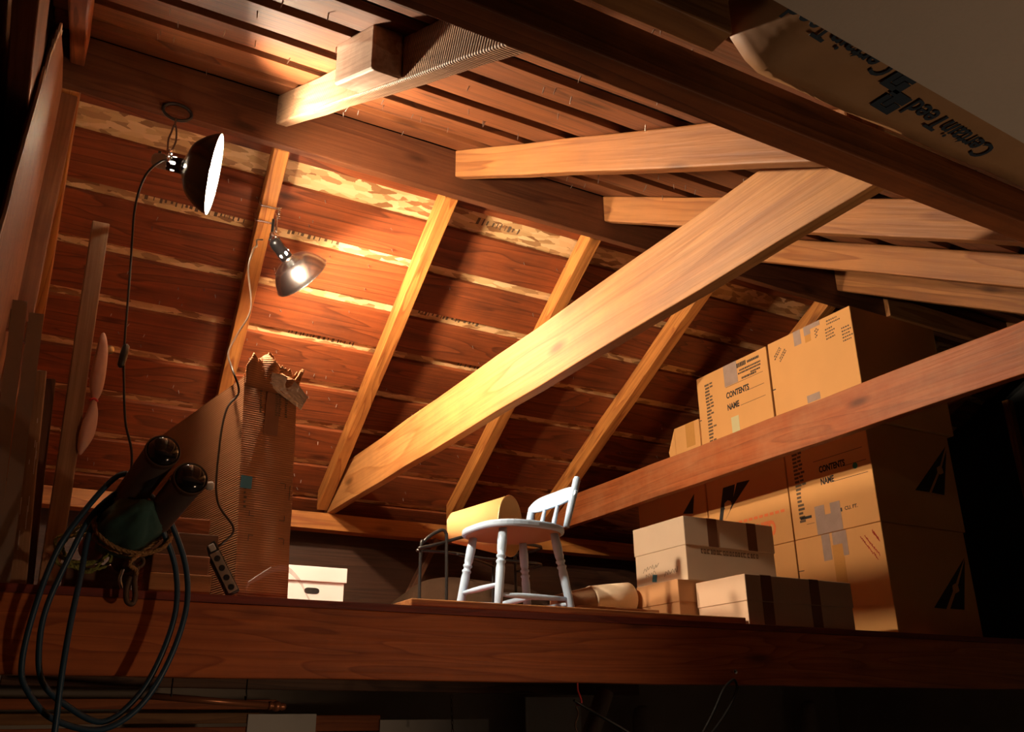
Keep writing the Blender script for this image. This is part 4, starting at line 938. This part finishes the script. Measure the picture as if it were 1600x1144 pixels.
# local +X is the way the chair faces
SH = .292
bm = bmesh.new(); seat = []
for k in range(40):
    a = 2 * math.pi * k / 40; c_, s_ = math.cos(a), math.sin(a)
    seat.append((.158 * math.copysign(abs(c_) ** .72, c_) * (1 if c_ > 0 else 1.0), .160 * math.copysign(abs(s_) ** .72, s_) * (1 - .07 * (-c_ if c_ < 0 else 0))))
prism(bm, seat, SH, SH + .022); obj('seat', bm, 'chair', ch, bevel=.006)
bm = bmesh.new(); prism(bm, [(x * .93, y * .93) for x, y in seat], SH - .0012, SH - .0002); obj('seat_underside', bm, 'seatunder', ch)
legs = {}
for sx in (1, -1):
    for sy in (1, -1):
        a = Vector((sx * .098, sy * .098, SH)); b = Vector((sx * .142, sy * .135, 0)); Ll = (a - b).length; legs[(sx, sy)] = (a, b)
        f = lambda t: Ll * t
        pf = [(.009, 0), (.0115, .003), (.0135, f(.3)), (.0145, f(.55)), (.0125, f(.60)), (.0155, f(.615)), (.0155, f(.63)), (.0118, f(.64)), (.0118, f(.66)), (.0155, f(.675)), (.0155, f(.69)), (.0118, f(.70)), (.0145, f(.74)), (.0155, f(.86)), (.013, f(1))]
        bm = bmesh.new(); lathe(bm, pf, 16, along(b, a)); obj('leg', bm, 'chair', ch, True)
def pt(sx, sy, t): a, b = legs[(sx, sy)]; return b.lerp(a, t)
def stretch(a, b):
    Lq = (b - a).length; bm = bmesh.new(); lathe(bm, [(.006, 0), (.0085, Lq * .3), (.0095, Lq * .5), (.0085, Lq * .7), (.006, Lq)], 12, along(a, b)); obj('stretcher', bm, 'chair', ch, True)
stretch(pt(1, 1, .27), pt(-1, 1, .27)); stretch(pt(1, -1, .27), pt(-1, -1, .27)); stretch(pt(1, 1, .38), pt(1, -1, .38)); stretch(pt(-1, 1, .22), pt(-1, -1, .22))
stretch((pt(1, 1, .27) + pt(-1, 1, .27)) / 2, (pt(1, -1, .27) + pt(-1, -1, .27)) / 2)
zt = SH + .02; bk = lambda y, z: Vector((-.128 - .28 * (z) - .0 + .25 * (.132 ** 2 - y * y) * -1, y, zt + z))
for y in (.125, -.125):
    a, b = bk(y, 0), bk(y * 1.05, .172 if y > 0 else .105); Lp = (b - a).length
    bm = bmesh.new(); lathe(bm, [(.010, 0), (.012, Lp * .3), (.013, Lp * .7), (.013, Lp * .94), (.010, Lp)], 14, along(a, b)); obj('back_post', bm, 'chair', ch, True)
for y in (-.045, .035):
    a, b = bk(y, 0), bk(y, .110); Lp = (b - a).length
    bm = bmesh.new(); lathe(bm, [(.005, 0), (.0085, Lp * .35), (.0065, Lp * .8), (.0045, Lp)], 12, along(a, b)); obj('spindle', bm, 'chair', ch, True)
bm = bmesh.new(); G = []
for i in range(21):
    t = -1 + 2 * i / 20; y = t * .148; top = .148 - .028 * abs(t) ** 5; bot = .090 + .016 * abs(t) ** 4
    row = []
    for (z, dx) in ((bot, -.006), (bot, .006), (top, .006), (top, -.006)):
        p = bk(y, z); p.x += dx; row.append(bm.verts.new(p))
    G.append(row)
for A, B in zip(G, G[1:]):
    for k in range(4): bm.faces.new((A[k], A[(k + 1) % 4], B[(k + 1) % 4], B[k]))
bm.faces.new(G[0]); bm.faces.new(G[-1]); obj('crest_rail', bm, 'chair', ch, bevel=.003)
# ------------------------------------------------------------------ below the loft
cr = thing('curtain_rod', 'copper-brown rod with a turned end hanging under the loft at lower left', 'rod', (.40, 2.70, .079))
bm = bmesh.new(); lathe(bm, [(.009, 0), (.009, .325)], 16, along((-.0, 0, .0), (.1, 0, -.0075))); obj('rod', bm, 'copper', cr, True)
bm = bmesh.new(); lathe(bm, [(.010, .325), (.012, .328), (.012, .334), (.009, .337), (.013, .342), (.015, .350), (.012, .358), (.008, .360), (.011, .366), (.008, .374), (.002, .377)], 18, along((0, 0, 0), (.1, 0, -.0075))); obj('finial', bm, 'copper', cr, True)
hg = []
for X in (.46, .66):
    bm = bmesh.new(); tube(bm, [(X - .40, 0, .19), (X - .40, 0, .012), (X - .40, -.010, 0), (X - .40, 0, -.011), (X - .40, .010, 0)], .002, 6); obj('hanger_wire', bm, 'blacksteel', cr, True)
rn = random.Random(12)
lumber('ceiling_joist', (.06, 3.3, .125), (2.45, 3.3, .105), .04, .14, 'dark', 'dark joist under the loft behind the rim beams', 'beam')
for k, (za, zb, xa, xb, mt_) in enumerate(((.060, .098, -.1, 1.0, 'rim'), (.012, .052, -.1, .94, 'plank'), (-.04, .004, -.1, .93, 'rim'))):
    lumber('shelf_board', (xa, 3.62, za), (xb, 3.62, za), .02, zb - za - .004, mt_, 'brown shelf board under the loft at lower left, %s of three' % ['top', 'middle', 'lowest'][k], 'board', 'shelf boards under the loft')
lumber('shelf_board', (1.03, 3.62, -.02), (1.42, 3.62, -.02), .02, .058, 'rim', 'reddish shelf board between the two pale panels', 'board')
def panel(label, x0, x1, y, z0, z1, mat, t=.012):
    o = obj('panel', BX(x0, x1, y, y + t, z0, z1), mat, bevel=.001); return tag(o, label, 'panel')
panel('small pale panel under the loft below the finial of the rod', .895, 1.155, 3.60, -.55, .043, 'pale')
panel('wide pale panel under the loft near bottom centre', 1.415, 1.90, 3.60, -.55, .020, 'pale')
panel('grey upright panel under the loft, right of the wide pale panel', 2.52, 2.86, 4.36, -1.598, .13, 'pale')
dk = thing('duct', 'grey rounded duct section slanting down below the rim beam', 'duct', (2.2, 3.2, .10))
bm = bmesh.new(); lathe(bm, [(.035, 0), (.035, .5)], 20, along((.02, 0, .02), (-.16, 0, -.35))); obj('duct_pipe', bm, 'garage', dk, True)
for k, (x_, z_) in enumerate(((3.3, .02), (4.6, .05))):
    t = thing('duct', 'pale rounded duct end on the wall under the loft, %s one' % ['centre right', 'far right'][k], 'duct', (x_, 4.4, z_))
    bm = bmesh.new(); lathe(bm, [(.05, -.6), (.06, -.1), (.055, .0), (.045, .05), (.02, .07)], 24); obj('duct_pipe', bm, 'garage', t, True)
# red hook with black cable
rh = thing('utility_hook', 'red utility hook screwed under the rim beam', 'hook', (1.476, 2.262, .105))
obj('hook_rod', TUBE([(0, 0, .01), (0, 0, -.018), (.002, -.006, -.032), (.006, -.008, -.05), (0, -.004, -.058), (-.008, 0, -.052)], .0028, 8), 'redclip', rh, True)
cord('black cable hanging from the red hook to lower right', [(1.455, 2.25, .06), (1.476, 2.25, .049), (1.51, 2.24, .030), (1.56, 2.22, .0), (1.66, 2.2, -.05), (1.80, 2.2, -.09)], .0042, 'cord', 'cable', 'cable')
pts = [(1.462 + .005 * math.sin(k), 2.25 + .004 * math.cos(k), .045 - k * .01) for k in range(14)]
tag(obj('chain', TUBE(pts, .0026, 6, n=3), 'rust', None, True), 'short dark chain hanging beside the red hook', 'chain')
ch2 = thing('link_chain', 'thin dark chain hanging in front of the wide pale panel', 'chain', (1.58, 3.3, .105))
for k in range(9):
    bm = bmesh.new(); a = k * math.pi / 2; z = -.008 - k * .015
    tube(bm, [(.0035 * math.cos(t) * math.cos(a) + .001 * k, .0035 * math.cos(t) * math.sin(a), z + .009 * math.sin(t)) for t in [j * math.pi / 5 for j in range(10)]], .0014, 5, True); obj('chain_link', bm, 'rust', ch2, True)
bt = thing('lag_bolt', 'short bright bolt in the face of the rim beam above the black loop', 'bolt', (2.03, 2.241, .143))
bm = bmesh.new(); lathe(bm, [(.003, 0), (.003, .016), (.007, .016), (.007, .021), (.002, .022)], 8, Matrix.Rotation(math.pi / 2, 4, 'X')); obj('bolt_head', bm, 'steel', bt)
cord('black cable loop hanging from the bolt in the rim beam', [(1.80, 2.20, -.08), (1.87, 2.21, -.03), (1.93, 2.22, .03), (1.98, 2.228, .09), (2.02, 2.23, .118), (2.036, 2.232, .115), (2.035, 2.23, .09), (1.99, 2.22, .04), (1.93, 2.21, -.01), (1.86, 2.2, -.06), (1.82, 2.2, -.1)], .0040, 'cord', 'cable', 'cable')
lumber('hanging_cord', (2.03, 2.225, .112), (2.03, 2.225, .14), .002, .002, 'cord', 'short black string tying the cable loop to the bolt', 'string') if False else None
for o in C.objects:
    if o.parent is None and o.type in {'MESH', 'EMPTY'} and 'kind' not in o and 'label' not in o: print('UNTAGGED', o.name)
